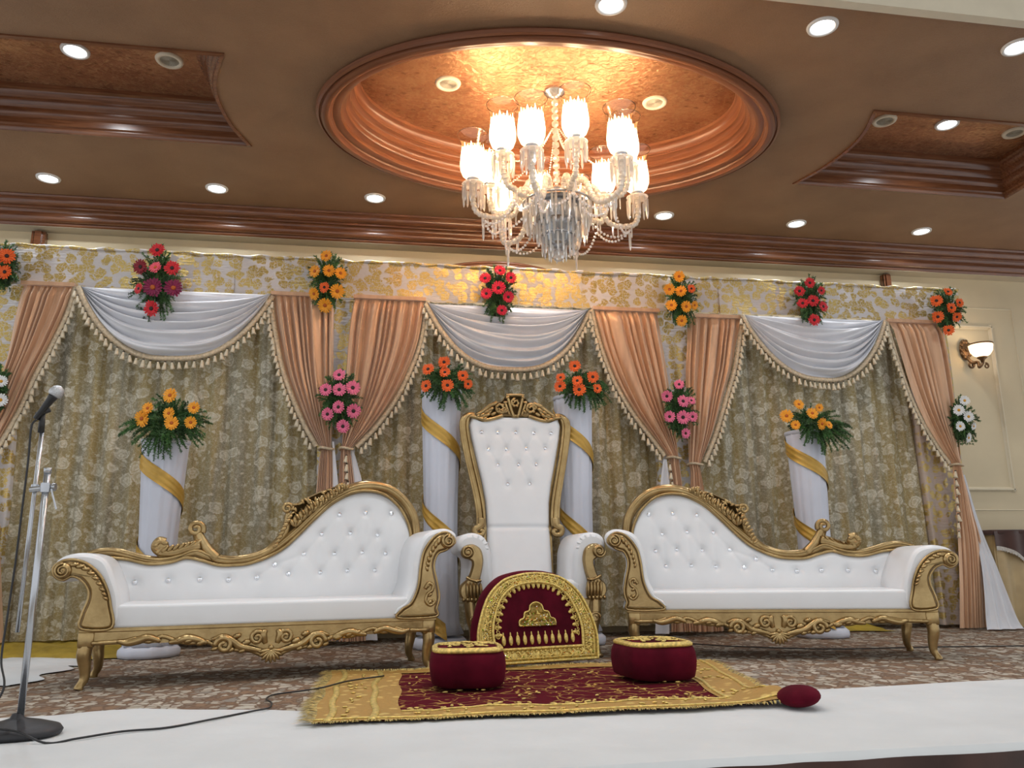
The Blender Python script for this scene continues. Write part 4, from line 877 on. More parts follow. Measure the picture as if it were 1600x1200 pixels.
    # arms
    for s in (-1, 1):
        up = [(.270, .36), (.272, .60), (.285, .70), (.325, .770), (.395, .797), (.465, .782), (.498, .735), (.492, .675), (.455, .650), (.425, .60), (.42, .36)]
        ol = [(s*p.x, p.y) for p in catmull([(a, z, 0) for a, z in up], 6, True)]
        b = MB(); b.prism(ol, f, [(-.006, .03), (.002, .014), (.016, .004), (.04, 0), (.50, 0), (.52, .015)]); ar = b.build('arm', 'leather_white', t, sharp=60)
        # pleats fanning over the arm front
        b = MB()
        for a in np.linspace(-.5, PI*.95, 9):
            ca, sa = math.cos(a), math.sin(a); b.ellip(f(s*(.388-ca*.072), .70+sa*.066, .001), Vector((-s*ca*.026, 0, sa*.024)), Vector((s*sa*.009, 0, ca*.009)), Vector((0, .0075, 0)), 8, 6)
        b.build('arm_pleats', 'leather_white', ar)
        b = MB()
        sc_ = [(.475, .668), (.452, .712), (.400, .722), (.350, .690), (.333, .62), (.345, .54), (.362, .47), (.36, .40), (.38, .365), (.44, .362), (.482, .40), (.480, .46), (.435, .505), (.412, .56), (.405, .61), (.430, .628), (.462, .640)]
        b.prism([(s*p.x, p.y) for p in catmull([(a, z, 0) for a, z in sc_], 5, True)], f, [(.03, 0), (-.03, 0), (-.045, .010)])
        b.lathe([(.042, 0), (.044, .02), (.036, .04), (.012, .046)], 18, f(s*.437, .672, -.02), axis=(0, -1, 0)); spiral(b, (s*.437, .672), .040, .008, 1.8, .009, 0, -s, -.062, fm=f)
        for k in range(5): b.ellip(f(s*(.385+.022*(k-1.5)), .43, -.05), Vector((s*.004, 0, .058)), Vector((.013, 0, 0)), Vector((0, .022, 0)), 8, 6)
        b.tube([f(s*a, z, -.045) for a, z in ((.35, .495), (.38, .487), (.42, .500), (.445, .515))], .010, 7)
        for k in range(5): b.ellip(f(s*(.36+.026*k), .375, -.048), Vector((.013, 0, 0)), Vector((0, 0, .016)), Vector((0, .018, 0)), 7, 5)
        b.build('arm_front', 'gilt', ar, sharp=60)
        b = MB(); c = catmull([f(s*a, z, w) for a, z, w in ((.41, .37, .0), (.40, .28, -.012), (.385, .20, -.02), (.39, .10, -.005), (.41, .03, -.02), (.42, 0, -.035))], 6); n = len(c)
        b.tube(c, [interp(i/(n-1), [0, .3, .6, .85, 1], [.045, .05, .032, .026, .032]) for i in range(n)], 10); spiral(b, (s*.395, .25), .035, .008, 1.3, .010, 0, s, -.055, fm=f); b.build('leg', 'gilt', t)
        b = MB(); c = catmull([f(s*.30, .40, .54), f(s*.30, .2, .57), f(s*.31, 0, .64)], 6); b.tube(c, .03, 8); b.build('leg', 'gilt', t)
    b = MB(); b.box((0, .0, .315), (.76, .05, .11)); b.box((0, .5, .315), (.6, .05, .11)); b.box((-.37, .25, .315), (.05, .5, .11)); b.box((.37, .25, .315), (.05, .5, .11)); b.build('seat_rail', 'gilt', t, sharp=40)
throne()

# ================================================================== RUG, BOLSTER, POUFS
b = MB(); back_px = [(-60, 1126), (0, 1123), (80, 1118), (140, 1111), (220, 1106), (300, 1108), (420, 1108), (500, 1112), (700, 1104), (900, 1092), (1100, 1084), (1270, 1077), (1420, 1070), (1600, 1060), (1700, 1054)]
bw = [atZ(x, y, .006) for x, y in back_px]; bxs = [p.x for p in bw]; bys = [p.y for p in bw]; x0, x1 = XL+.4, XR-.5
def sheet(u, v):
    x = x0+(x1-x0)*u; yb = interp(x, bxs, bys); y = 2.56+(yb-2.56)*min(1, v*1.04-.04 if v > .04 else 0); z = .006+.003*math.sin(x*2.3+y*5)*math.sin(y*7+x)+.002*math.sin(y*23+x*3)
    if v <= .02: return (x, 2.548, -.02)
    return (x, y, max(.004, z))
tag(MB().grid(sheet, 260, 60).build('white_floor_sheet', 'white_sheet'), 'white cloth spread over the front of the stage', 'sheet')
rugc = [atZ(487, 1131, .02), atZ(1232, 1099, .02), atZ(1112, 1033, .02), atZ(520, 1050, .02)]
def rugp(u, v, z=0):
    p = (rugc[0].lerp(rugc[1], u)).lerp(rugc[3].lerp(rugc[2], u), v); zz = .020+.004*math.sin(u*19+v*5)*math.sin(v*11)+.0
    zz += .045*math.exp(-(((u-.985)/.05)**2+((v-.10)/.10)**2)); return Vector((p.x+.008*math.sin(v*17), p.y+.008*math.sin(u*23), zz+z))
rbase = rugp(.5, .5); rbase.z = .008
rug = thing('prayer_rug', 'maroon rug with gold border and fringe spread before the throne', 'rug', rbase)
def sub(u0, u1, v0, v1, nu, nv, z=0.0): return lambda s, t: rugp(u0+(u1-u0)*s, v0+(v1-v0)*t, z)-rbase
b = MB(); b.grid(sub(0, 1, 0, 1, 0, 0), 120, 60); b.build('rug_field', 'rug_field', rug)
b = MB()
for (u0, u1, v0, v1, nu, nv) in ((0, 1, 0, .12, 100, 8), (0, 1, .90, 1, 100, 8), (0, .17, .0, 1, 18, 60), (.87, 1, 0, 1, 16, 60)): b.grid(sub(u0, u1, v0, v1, 0, 0, .004), nu, nv)
b.build('rug_border', 'rug_border', rug)
b = MB()                                          # raised gold bands and scalloped corner
for uu in (.028, .115): b.tube([rugp(uu+.004*math.sin(v*9), v, .006)-rbase for v in np.linspace(.0, 1, 50)], .016, 6, flat=.3, up=(0, 0, 1))
b.tube([rugp(u, .025, .006)-rbase for u in np.linspace(0, 1, 80)], .010, 6, flat=.4, up=(0, 0, 1)); b.tube([rugp(u, .115+.012*abs(math.sin(u*40)), .006)-rbase for u in np.linspace(.17, .88, 160)], .008, 6, flat=.5, up=(0, 0, 1))
for uu in (.885, .97): b.tube([rugp(uu, v, .006)-rbase for v in np.linspace(.12, 1, 50)], .011, 6, flat=.4, up=(0, 0, 1))
b.build('gold_band', 'gold_thread', rug)
b = MB(); rnd = random.Random(3)
for k in range(150):
    if k < 90: u, v = rnd.uniform(.18, .86), rnd.choice((rnd.uniform(.135, .16), rnd.uniform(.2, .85)))
    else: u, v = rnd.choice(((rnd.uniform(.05, .10), rnd.uniform(.05, .95)), (rnd.uniform(.18, .86), rnd.uniform(.045, .095)), (rnd.uniform(.90, .95), rnd.uniform(.1, .95))))
    p = rugp(u, v, .008)-rbase; a = rnd.uniform(0, PI); r = rnd.uniform(.007, .012); b.ellip(p, Vector((math.cos(a)*r*1.5, math.sin(a)*r*1.5, 0)), Vector((-math.sin(a)*r*.7, math.cos(a)*r*.7, 0)), Vector((0, 0, .004)), 7, 4)
o = b.build('gold_motifs', 'gold_thread', rug); o['kind'] = 'stuff'
b = MB(); V = []; F = []
def strand(p, d, l):
    w = Vector((-d.y, d.x, 0))*.0035; o_ = len(V); e = p+d*l; e.z = .012+rnd.uniform(0, .008); m_ = (p+e)/2+Vector((0, 0, .006)); V.extend([p+w, p-w, m_+w, m_-w, e]); F.extend([(o_, o_+1, o_+3, o_+2), (o_+2, o_+3, o_+4)])
for k in range(420):
    v = rnd.random(); p = rugp(0, v, .004)-rbase; strand(p, unit(Vector((-1, rnd.uniform(-.35, .35), 0))), rnd.uniform(.05, .085))
    u = rnd.random(); p = rugp(u, 0, .0)-rbase; strand(p, unit(Vector((rnd.uniform(-.5, .5), -1, 0))), rnd.uniform(.018, .035))
    u = rnd.random(); p = rugp(u, 1, .0)-rbase; strand(p, unit(Vector((rnd.uniform(-.5, .5), 1, 0))), rnd.uniform(.012, .025))
    if k < 260: v = rnd.random(); p = rugp(1, v, .0)-rbase; strand(p, unit(Vector((1, rnd.uniform(-.4, .4), 0))), rnd.uniform(.03, .06))
b.add([Vector((p.x, p.y, p.z)) for p in V], F)
o = b.build('fringe', 'fringe_gold', rug, smooth=False); o['kind'] = 'stuff'
# small red cushion at the right end of the rug
p = atZ(1248, 1090, .045); b = MB(); b.ellip((0, 0, 0), (.085, .0, .01), (0, .10, 0), (-.005, 0, .042), 20, 12)
tag(b.build('round_cushion', 'velvet_maroon', loc=(p.x, p.y, .052)), 'small plain red cushion tucked at the right end of the rug', 'cushion')

def bolster():
    rz = math.radians(14); t = thing('bolster_cushion', 'maroon velvet dome cushion with gold embroidery leaning on the throne', 'cushion', (.965, 4.82, .028), rz); Wd = .385; Ht = .53
    dome = [(-Wd, .02), (-Wd-.012, .16), (-Wd*.955, .28), (-Wd*.80, .40), (-Wd*.55, .485), (-Wd*.28, Ht-.012), (0, Ht), (Wd*.28, Ht-.008), (Wd*.55, .49), (Wd*.80, .405), (Wd*.96, .28), (Wd+.012, .16), (Wd, .02)]
    dc = catmull([(a, z, 0) for a, z in dome], 8); tilt = .22
    f = lambda a, z, d: Vector((a, d+tilt*z, z))
    pl = [(p.x, p.y) for p in dc]+[(a, .0) for a in np.linspace(Wd*.96, -Wd*.96, 12)]
    b = MB(); b.prism(pl, f, [(0, .03), (.012, .010), (.03, .0), (.085, .0), (.11, .012), (.122, .035)]); b.build('cushion_body', 'velvet_maroon', t, sharp=70)
    def arc(k, z0):            # dome curve shrunk about the base centre
        return [(p.x*k, z0+(p.y-.02)*k) for p in dc]
    def band(k0, z0, k1, z1, d, mat, nm, thick=.012):
        A, B_ = arc(k0, z0), arc(k1, z1); A = A+[(A[0][0], A[0][1])][:0]; n = len(A); b = MB()
        # closed outline: along the dome then back along the base
        def close(L): return L+[(L[-1][0]+(L[0][0]-L[-1][0])*i/20, L[0][1]) for i in range(1, 20)]
        A, B_ = close(A), close(B_); n = len(A); vs = []
        for i in range(n):
            for (q_, dd) in ((A[i], d+.004), (A[i], d-thick*.7), ((A[i][0]*.5+B_[i][0]*.5, A[i][1]*.5+B_[i][1]*.5), d-thick), (B_[i], d-thick*.7), (B_[i], d+.004)): vs.append(f(q_[0], q_[1], dd))
        b.add(vs, [(i*5+k, i*5+k+1, ((i+1) % n)*5+k+1, ((i+1) % n)*5+k) for i in range(n) for k in range(4)])
        o = b.build(nm, mat, t); return A, B_
    A, B_ = band(.975, .016, .735, .088, -.002, 'gold_thread', 'embroidered_border')
    b = MB()
    for L, r in ((A, .008), (B_, .009)):
        P = [f(x, z, -.014) for x, z in L]; P.append(P[0]); b.tube(P, r, 6, caps=False)
    mid = [((a[0]*.72+c[0]*.28), (a[1]*.72+c[1]*.28)) for a, c in zip(A, B_)]; P = [f(x, z, -.016) for x, z in mid]; P.append(P[0]); b.tube(P, .005, 5, caps=False)
    mid2 = [((a[0]*.2+c[0]*.8), (a[1]*.2+c[1]*.8)) for a, c in zip(A, B_)]
    for i in range(0, len(mid2), 1):
        x, z = mid2[i]; b.ellip(f(x, z, -.016), Vector((.008, 0, .005)), Vector((-.003, 0, .005)), Vector((0, .006, 0)), 6, 4)
    b.build('rope_edge', 'gold_thread', t)
    b = MB(); rnd = random.Random(8)
    cen = [((a[0]+c[0])/2, (a[1]+c[1])/2) for a, c in zip(A, B_)]
    for i in range(0, len(cen), 2):
        x, z = cen[i]; a = rnd.uniform(0, PI)
        for k in range(3):
            aa = a+k*1.05; l = rnd.uniform(.02, .032); b.ellip(f(x+rnd.uniform(-.012, .012), z+rnd.uniform(-.012, .012), -.017), Vector((math.cos(aa)*l, tilt*math.sin(aa)*l, math.sin(aa)*l)), Vector((-math.sin(aa), 0, math.cos(aa)))*.0045, Vector((0, .006, 0)), 6, 4)
    b.build('star_stitching', 'gold_thread', t)['kind'] = 'stuff'
    pb = MB(); pb.ellip((0, 0, .022), (.0135, 0, 0), (0, .010, 0), (0, 0, .030), 8, 6); pb.ellip((0, 0, .056), (.005, 0, 0), (0, .006, 0), (0, 0, .014), 6, 4); PM = pb.mesh('embroidered_drop', 'gold_thread')
    In = arc(.60, .125); m = len(In)
    for i in range(4, m-3, 4):
        x, z = In[i]; tx, tz = In[min(i+1, m-1)][0]-In[i-1][0], In[min(i+1, m-1)][1]-In[i-1][1]; ang = math.atan2(tz, tx)
        obj('embroidered_drop', PM, t, f(x*1.0, z, -.004), (-.22, -ang, 0)).scale = (1, 1, 1)
    for k in range(11): obj('embroidered_drop', PM, t, f(-.225+.045*k, .115, -.004), (-.22, 0, 0))
    b = MB()
    for i in range(3, m-2, 2):
        x, z = In[i][0]*1.1, .125+(In[i][1]-.125)*1.1; spiral(b, (x, z), .014, .004, 1.1, .003, i, 1, -.006, 14, f)
    b.build('curled_cord', 'gold_thread', t)
    mot = [(-.120, .215), (-.115, .245), (-.088, .258), (-.078, .288), (-.048, .298), (-.036, .330), (0, .345), (.036, .330), (.048, .298), (.078, .288), (.088, .258), (.115, .245), (.120, .215)]
    mc = [(p.x-.0, p.y) for p in catmull([(a, z, 0) for a, z in mot], 5)]
    b = MB(); b.prism(mc, f, [(.01, 0), (-.008, 0), (-.014, .008)]); P = [f(x, z, -.012) for x, z in mc]; P.append(P[0]); b.tube(P, .005, 6, caps=False)
    for k in range(16): a = rnd.uniform(-.08, .08); z = rnd.uniform(.215, .32-abs(a)*.9); aa = rnd.uniform(0, PI); b.ellip(f(a, z, -.016), Vector((math.cos(aa)*.018, 0, math.sin(aa)*.018)), Vector((-math.sin(aa)*.006, 0, math.cos(aa)*.006)), Vector((0, .006, 0)), 6, 4)
    b.build('centre_motif', 'gold_thread', t)
    b = MB(); rnd = random.Random(9)
    for k in range(150):
        b.cur = rnd.choice((0, 0, 1, 2, 2))
        if k < 60: a = rnd.uniform(-.1, .1); z = rnd.uniform(.21, .33-abs(a)*.95)
        else: i = rnd.randrange(len(cen)); a, z = cen[i][0]+rnd.uniform(-.025, .025), cen[i][1]+rnd.uniform(-.02, .02)
        nrm = unit(Vector((rnd.gauss(0, .35), -1, rnd.gauss(0, .35)))); b.lathe([(.0045, 0), (.003, .003)], 6, f(a, z, -.021), axis=nrm)
    o = b.build('sequins', ['sequin_green', 'sequin_orange', 'sequin_silver'], t, smooth=False); o['kind'] = 'stuff'
bolster()
def pouf(c, rz, lab):
    t = thing('velvet_pouf', lab, 'pouf', c, rz, 'maroon velvet poufs on the rug'); Wx, Wy, Hh = .182, .185, .165
    def sup(a, k=1.0, e=4.6):
        ca, sa = math.cos(a), math.sin(a); return Wx*k*math.copysign(abs(ca)**(2/e), ca), Wy*k*math.copysign(abs(sa)**(2/e), sa)
    prof = [(.86, 0), (.96, .012), (1.0, .045), (1.02, .085), (1.0, .125), (.95, .150), (.85, .163), (.5, .178), (.02, .183)]; n = 48; b = MB()
    vs = [(*sup(2*PI*k/n, r), z+.006*math.sin(4*PI*k/n+1)*r) for r, z in prof for k in range(n)]
    b.add(vs, [(i*n+k, i*n+(k+1) % n, (i+1)*n+(k+1) % n, (i+1)*n+k) for i in range(len(prof)-1) for k in range(n)]+[tuple(range(n))[::-1]]); b.build('pouf_body', 'velvet_maroon', t)
    zt = lambda r: interp(r, [.5, .85, .95], [.180, .166, .153])
    b = MB()
    for r, rad in ((.90, .011), (.84, .008)): b.tube([(*sup(2*PI*k/n, r), zt(r)+.005) for k in range(n+1)], rad, 6, caps=False)
    b.build('gold_piping', 'gold_thread', t)
    b = MB(); g = lambda x, y, w: Vector((x, y, .187-.35*(x*x+y*y)-.3*(w*0)))
    for k in range(8):
        a = 2*PI*k/8; spiral(b, (.085*math.cos(a), .09*math.sin(a)), .032, .008, 1.3, .004, a, (-1)**k, 0, 20, g)
        x, y = .045*math.cos(a+.4), .045*math.sin(a+.4); b.ellip(g(x, y, 0), (.016*math.cos(a), .016*math.sin(a), 0), (-.006*math.sin(a), .006*math.cos(a), 0), (0, 0, .004), 7, 4)
        x, y = .125*math.cos(a), .13*math.sin(a); b.ellip(g(x, y, 0), (.012, 0, 0), (0, .012, 0), (0, 0, .004), 7, 4)
    b.build('swirl_embroidery', 'gold_thread', t)
pouf((.455, 4.13, .036), math.radians(-4), 'low maroon velvet pouf with gold piping, left of the dome cushion')
pouf((1.41, 4.13, .036), math.radians(6), 'low maroon velvet pouf with gold piping, right of the dome cushion')

# ================================================================== MICROPHONE AND STAND
YM = 3.46
mb = atZ(24, 1148, .01); YM = mb.y
W_ = lambda x, y, dy=0: atY(x, y, YM+dy)
base = Vector((mb.x, mb.y, .010))
st = thing('microphone_stand', 'chrome microphone stand with black base on the white cloth', 'microphone stand', base)
b = MB(); b.lathe([(.150, .0), (.155, .012), (.145, .026), (.10, .040), (.05, .052), (.024, .060), (.018, .075)], 36, ripple=lambda a, z: .05*math.cos(a*3+.6)); b.build('base', 'black_base', st)
p0, p1 = W_(32, 1132), W_(75, 731); p0 = Vector((base.x+.01, base.y, .07)); b = MB(); b.tube([p0-base, p1-base], .0125, 12); b.lathe([(.0145, 0), (.0145, .02)], 12, p1-base-Vector((0, 0, .02))); b.build('main_pole', 'steel', st)
q0, q1 = W_(27, 988, .03), W_(66, 672, .03); b = MB(); b.tube([q0-base, q1-base], .0085, 10); b.build('upper_rod', 'steel', st)
c1, c2 = W_(47, 765, .015), W_(82, 761, .015); b = MB(); b.tube([c1-base, c2-base], .011, 10); b.lathe([(.018, -.018), (.019, 0), (.018, .018)], 12, W_(71, 762)-base); b.lathe([(.015, -.015), (.016, 0), (.015, .015)], 12, W_(55, 763, .03)-base); b.tube([c2-base, c2-base+Vector((.012, 0, 0))], .016, 10)
b.tube([W_(80, 764)-base, W_(88, 796)-base], .0035, 6); b.build('clamp', 'steel', st, sharp=50)
h0, h1 = W_(64, 676, .03), W_(67, 645, .03); b = MB(); b.tube([h0-base, h0.lerp(h1, .5)-base, h1-base], [.013, .012, .010], 10); b.tube([W_(57, 648, .03)-base, W_(78, 640, .03)-base], .011, 8); b.build('clip', 'black_plastic', st)
m0, m1 = W_(57, 653, .02), W_(92, 608, .02); mbase = m0
mic = thing('microphone', 'handheld microphone with silver mesh head clipped on the stand', 'microphone', mbase); d = unit(m1-m0); L = (m1-m0).length
b = MB(); b.lathe([(.010, -.006), (.012, 0), (.013, L*.3), (.016, L*.62), (.019, L*.72), (.019, L*.76)], 14, axis=d); b.build('body', 'black_plastic', mic)
b = MB(); b.lathe([(.019, L*.76), (.026, L*.80), (.0275, L*.86), (.0275, L*.90), (.024, L*1.0), (.014, L*1.07), (.002, L*1.1)], 18, axis=d); b.build('mesh_head', 'grille_metal', mic)
# cables
cp = [W_(57, 655, .0), W_(49, 668, -.01), W_(44, 720, 0), W_(34, 800, 0), W_(24, 880, 0), W_(12, 960, 0), W_(2, 1030, -.04), W_(6, 1075, -.10)]
cp += [Vector((base.x-.05, base.y-.13, .075)), Vector((base.x+.06, base.y-.14, .045)), atZ(72, 1161, .012), atZ(120, 1154, .012), atZ(190, 1143, .012), atZ(260, 1137, .012), atZ(330, 1124, .012), atZ(395, 1111, .012), atZ(420, 1106, .012), atZ(424, 1098, .012), atZ(416, 1092, .010), atZ(430, 1085, .010), atZ(475, 1079, .010), atZ(505, 1074, .040), atZ(545, 1064, .034), atZ(600, 1056, .034)]
b = MB(); b.tube(catmull(cp, 8), .0042, 6); tag(b.build('microphone_cable', 'black_plastic', off=cp[0], loc=cp[0]), 'thin black cable from the microphone across the white cloth', 'cable')
cp = [atZ(1040, 1003, .008), atZ(1150, 1010, .008), atZ(1300, 1014, .008), atZ(1450, 1011, .008), atZ(1620, 1009, .008)]
b = MB(); b.tube(catmull(cp, 8), .004, 6); tag(b.build('floor_cable', 'black_plastic', off=cp[0], loc=cp[0]), 'thin dark cable running on the carpet under the right sofa', 'cable')

# ================================================================== SIDE TABLE, WALL LAMP
TY = 6.36; tl = atY(1550, 828, TY); x0 = tl.x; zt = tl.z; t = thing('skirted_table', 'table with dark brown top cloth and tan skirt at the far right', 'table', (x0+.5, TY+.3, .004)); ox = Vector((x0+.5, TY+.3, .004))
def tsk(u, v):
    x = x0+u*1.0; a = .012+.03*(1-v); z = .01+v*(zt-.05); return Vector((x, TY+.012-a*(.5+.5*math.sin(x*34)), z))-ox
def tside(u, v):
    y = TY+u*.6; a = .012+.03*(1-v); z = .01+v*(zt-.05); return Vector((x0+.012-a*(.5+.5*math.sin(y*34+2)), y, z))-ox
b = MB(); b.grid(tsk, 70, 10); b.grid(tside, 40, 10); b.build('skirt', 'tan_satin', t)
b = MB(); b.rbox((0, 0, zt-.025), (1.06, .66, .045), .015, n=2); b.build('table_top', 'velvet_brown', t)
def tov(u, v):
    x = x0-.02+u*1.04; dr = .25-.12*abs(math.sin(PI*(x-x0+.27)/.55)) ; return Vector((x, TY-.035-.012*math.sin(x*30), zt-.01-v*dr))-ox
b = MB(); b.grid(tov, 60, 8); b.build('top_cloth', 'velvet_brown', t)
b = MB(); b.grid(lambda u, v: tov(u, 1)+Vector((0, -.006, -.045*v*(.8+.2*math.sin(u*300)))), 120, 2); b.build('fringe', 'silver_fringe', t)
pl = atY(1507, 547, YW-.01); sh = atY(1533, 547, YW-.22)
sc = thing('wall_lamp', 'bronze scroll wall lamp with lit white glass bowl', 'wall lamp', (pl.x, YW-.005, pl.z)); ob = Vector((pl.x, YW-.005, pl.z))
b = MB(); b.ellip((0, -.012, 0), (.065, 0, 0), (0, 0, .11), (0, .022, 0), 16, 8)
for k in range(10): a = 2*PI*k/10; b.ellip((.05*math.cos(a), -.022, .085*math.sin(a)), (.022, 0, 0), (0, 0, .026), (0, .016, 0), 8, 5)
b.ellip((0, -.035, .0), (.022, 0, 0), (0, 0, .026), (0, .02, 0), 10, 6); b.build('back_plate', 'bronze', sc)
cup = sh+Vector((0, 0, -.07)); b = MB()
arm_ = catmull([Vector((.0, -.03, -.09)), Vector((.005, -.08, -.15)), Vector((.03, -.13, -.16)), cup-ob+Vector((-.03, .02, -.10)), cup-ob+Vector((0, 0, -.06)), cup-ob], 7); b.tube(arm_, [.018-.006*i/len(arm_) for i in range(len(arm_))], 8)
spiral(b, (.012, -.165), .040, .010, 1.4, .013, PI/2, -1, -.05, fm=lambda x, z, w: Vector((x, w, z))); spiral(b, (cup.x-ob.x+.03, cup.z-ob.z-.09), .030, .008, 1.2, .009, PI/2, -1, cup.y-ob.y, fm=lambda x, z, w: Vector((x, w, z)))
b.lathe([(.012, -.06), (.022, -.03), (.045, -.012), (.05, .0), (.02, .006)], 16, cup-ob); b.build('scroll_arm', 'bronze', sc)
b = MB(); b.lathe([(.030, .0), (.07, .018), (.098, .055), (.108, .10), (.110, .125)], 24, cup-ob, caps=False); bowl = b.build('glass_bowl', 'glass_opal', sc)
b = MB(); b.lathe([(.109, .120), (.114, .124), (.113, .134), (.107, .134)], 24, cup-ob, caps=False); b.build('bowl_rim', 'bronze', bowl)
b = MB(); b.ellip((0, 0, 0), (.022, 0, 0), (0, .022, 0), (0, 0, .03), 10, 6); b.build('bulb', 'bulb_light', sc, cup-ob+Vector((0, 0, .06)))
lamp('lamp', 'POINT', 2.2, (1, .72, .45), sc, cup-ob+Vector((0, 0, .075)), .03)

# ================================================================== CHANDELIER
def chandelier():
    C = Vector((1.19, 5.075, H+DZ)); t = thing('chandelier', 'large lit crystal chandelier with glass shades hanging from the oval recess', 'chandelier', C)
    z = lambda zz: zz-C.z
    b = MB(); b.lathe([(.075, -.001), (.075, -.015), (.05, -.035), (.02, -.05)], 24); b.build('ceiling_cup', 'steel', t, sharp=50)
    b = MB(); b.tube([(0, 0, -.04), (0, 0, z(3.02))], .009, 8)
    for zz in np.arange(3.12, 3.86, .055): b.lathe([(.010, -.024), (.024, -.012), (.026, 0), (.024, .012), (.010, .024)], 10, (0, 0, z(zz)))
    b.build('stem', 'crystal', t, smooth=False)
    b = MB(); b.lathe([(.035, .12), (.05, .10), (.03, .06), (.06, .03), (.17, .015), (.205, 0), (.215, -.02), (.20, -.035), (.05, -.04)], 32, (0, 0, z(3.06)), caps=True); b.build('receiver_plate', 'steel', t, sharp=50)
    b = MB(); b.lathe([(.17, 3.02-C.z), (.165, z(2.90)), (.11, z(2.86)), (.10, z(2.76)), (.05, z(2.72))], 28); b.build('core', 'steel', t, sharp=50)
    b = MB(); b.lathe([(.004, .0), (.0105, .005), (.0105, .03), (.009, .090), (.002, .112)], 4); 
    for i in range(len(b.v)): b.v[i] = (b.v[i][0], b.v[i][1], -b.v[i][2])
    b.ellip((0, 0, .010), (.007, 0, 0), (0, .007, 0), (0, 0, .008), 6, 4); PR = b.mesh('prism', 'crystal', False)
    def prism(par, p, s): return obj('prism', PR, par, p, (0, 0, random.uniform(0, 3)), (s*.78, s*.78, s))
    for R_, zz, n, s in ((.235, 3.035, 34, 1.25), (.215, 2.96, 26, 1.2), (.15, 2.90, 22, 1.15), (.11, 2.80, 16, 1.2), (.06, 2.76, 9, 1.1)):
        for k in range(n): a = 2*PI*(k+.5*random.random())/n; prism(t, (R_*math.cos(a), R_*math.sin(a), z(zz)+random.uniform(-.012, .012)), s)
    for R_, zz in ((.24, 3.045), (.155, 2.91), (.115, 2.81)):
        b = MB(); b.tube([(R_*math.cos(a), R_*math.sin(a), z(zz)) for a in np.linspace(0, 2*PI, 33)], .008, 6, caps=False); b.build('prism_ring', 'steel', t)
    b = MB(); b.ellip((0, 0, z(2.665)), (.042, 0, 0), (0, .042, 0), (0, 0, .04), 10, 7); b.ellip((0, 0, z(2.72)), (.02, 0, 0), (0, .02, 0), (0, 0, .02), 8, 5); b.build('finial', 'crystal', t, smooth=False)
    # arm meshes (two kinds)
    shp = [(.040, .0), (.072, .03), (.088, .075), (.090, .12), (.085, .17), (.080, .21), (.082, .25), (.094, .30), (.108, .335)]
    b = MB(); b.lathe(shp[:6]+[(.0805, .235)], 40, caps=False)
    for k in range(40): q_ = b.v[6*40+k]; b.v[6*40+k] = (q_[0], q_[1], .192+(.062, .012, .040, .008)[k % 4])
    FROST = b.mesh('shade_frost', 'glass_frost')
    b = MB(); b.lathe([(.081, .20)]+shp[5:], 24, caps=False); b.tube([(.108*math.cos(a), .108*math.sin(a), .335) for a in np.linspace(0, 2*PI, 25)], .0022, 5, caps=False)
    CLEAR = b.mesh('shade_clear', 'glass_clear')
    b = MB(); b.ellip((0, 0, .105), (.030, 0, 0), (0, .030, 0), (0, 0, .045), 10, 8); BULB = b.mesh('bulb', 'bulb_light')
    b = MB(); b.lathe([(.010, -.055), (.018, -.045), (.013, -.03), (.034, -.012), (.042, .0), (.040, .012), (.015, .018)], 14); CUP = b.mesh('lamp_cup', 'steel')
    b = MB(); b.lathe([(.012, -.040), (.058, -.050), (.075, -.040), (.078, -.034), (.05, -.030)], 20, caps=False); PAN = b.mesh('drip_pan', 'crystal')
    def arm_mesh(R_, zs, dip):
        p = catmull([(.16, 0, 3.06-C.z), (.20, 0, 3.14-C.z), (.27, 0, 3.13-C.z), (.32, 0, 3.02-C.z), (.40, 0, dip-C.z), (R_-.04, 0, dip+.01-C.z), (R_, 0, dip+.10-C.z), (R_, 0, zs-.04-C.z)], 7)
        b = MB(); n = len(p); b.tube(p, [.019-.003*i/n for i in range(n)], 8)
        for i in range(0, n, 2): b.tube([p[i], p[min(i+1, n-1)]], .0215, 8)
        return b.mesh('arm', 'glass_arm')
    kinds = [(.50, 3.285, 3.04), (.595, 3.185, 2.925)]; AM = [arm_mesh(*k) for k in kinds]
    ends = []
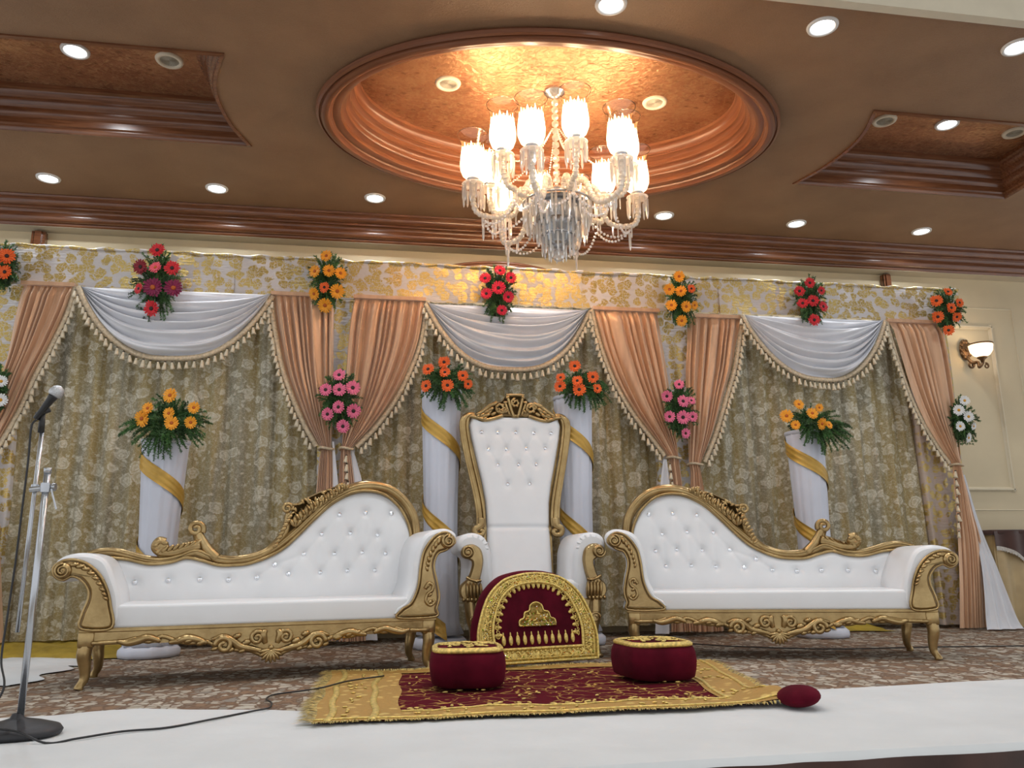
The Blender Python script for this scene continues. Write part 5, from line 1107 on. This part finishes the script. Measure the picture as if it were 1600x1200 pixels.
    for k in range(12):
        a = math.radians(-88+30*k); R_, zs, dip = kinds[k % 2]; arm = obj('arm', AM[k % 2], t, (0, 0, 0), (0, 0, a)); e = Vector((R_*math.cos(a), R_*math.sin(a), z(zs))); ends.append((e, dip, a, R_))
        lp = Vector((R_, 0, z(zs)))
        obj('lamp_cup', CUP, arm, lp); obj('drip_pan', PAN, arm, lp); sh = obj('shade', FROST, arm, lp); obj('shade_rim', CLEAR, arm, lp); obj('bulb', BULB, arm, lp)
        lamp('lamp', 'POINT', BULB_W, (1, .70, .42), arm, lp+Vector((0, 0, .19)), .035)
        for m in range(11):
            aa = 2*PI*m/11; prism(arm, lp+Vector((.070*math.cos(aa), .070*math.sin(aa), -.055)), random.uniform(.95, 1.35))
        for m in range(4): prism(arm, (R_-.06-.045*m, random.uniform(-.02, .02), z(dip)-.005), .8)
    # bead chains between neighbouring arms and up to the stem
    def beads(pts, r=.0105):
        b = MB(); L = 0; d = 0
        for i in range(len(pts)-1):
            l = (pts[i+1]-pts[i]).length
            while d <= L+l: p = pts[i].lerp(pts[i+1], (d-L)/l); b.ellip(p, (r, 0, 0), (0, r, 0), (0, 0, r), 6, 4); d += r*2.5
            L += l
        return b.build('bead_chain', 'crystal', t, smooth=False)
    for k in range(1, 12, 2):
        for dk in (1, -1):
            e0, dip, a, R_ = ends[k]; a1 = a+dk*math.radians(30)
            p0 = Vector(((R_-.07)*math.cos(a), (R_-.07)*math.sin(a), z(dip)-.03)); p1 = Vector((.40*math.cos(a1), .40*math.sin(a1), z(2.95))); mid = (p0+p1)/2; mid.z -= .16
            beads([p0*(1-s)**2+mid*2*s*(1-s)+p1*s*s for s in np.linspace(0, 1, 24)])
        p0 = Vector(((ends[k][3]-.07)*math.cos(ends[k][2]), (ends[k][3]-.07)*math.sin(ends[k][2]), z(ends[k][1])-.03)); p1 = Vector((.21*math.cos(ends[k][2]), .21*math.sin(ends[k][2]), z(2.98))); mid = (p0+p1)/2; mid.z -= .20
        beads([p0*(1-s)**2+mid*2*s*(1-s)+p1*s*s for s in np.linspace(0, 1, 24)])
        prism(t, p0+Vector((0, 0, -.02)), 1.2)
    for k in range(0, 12, 2):
        e, dip, a, R_ = ends[k]; p0 = Vector((.03*math.cos(a), .03*math.sin(a), z(3.62))); p1 = e*.9; p1.z = e.z-.05; mid = (p0+p1)/2; mid.z -= .18; beads([p0*(1-s)**2+mid*2*s*(1-s)+p1*s*s for s in np.linspace(0, 1, 24)], .007)
chandelier()
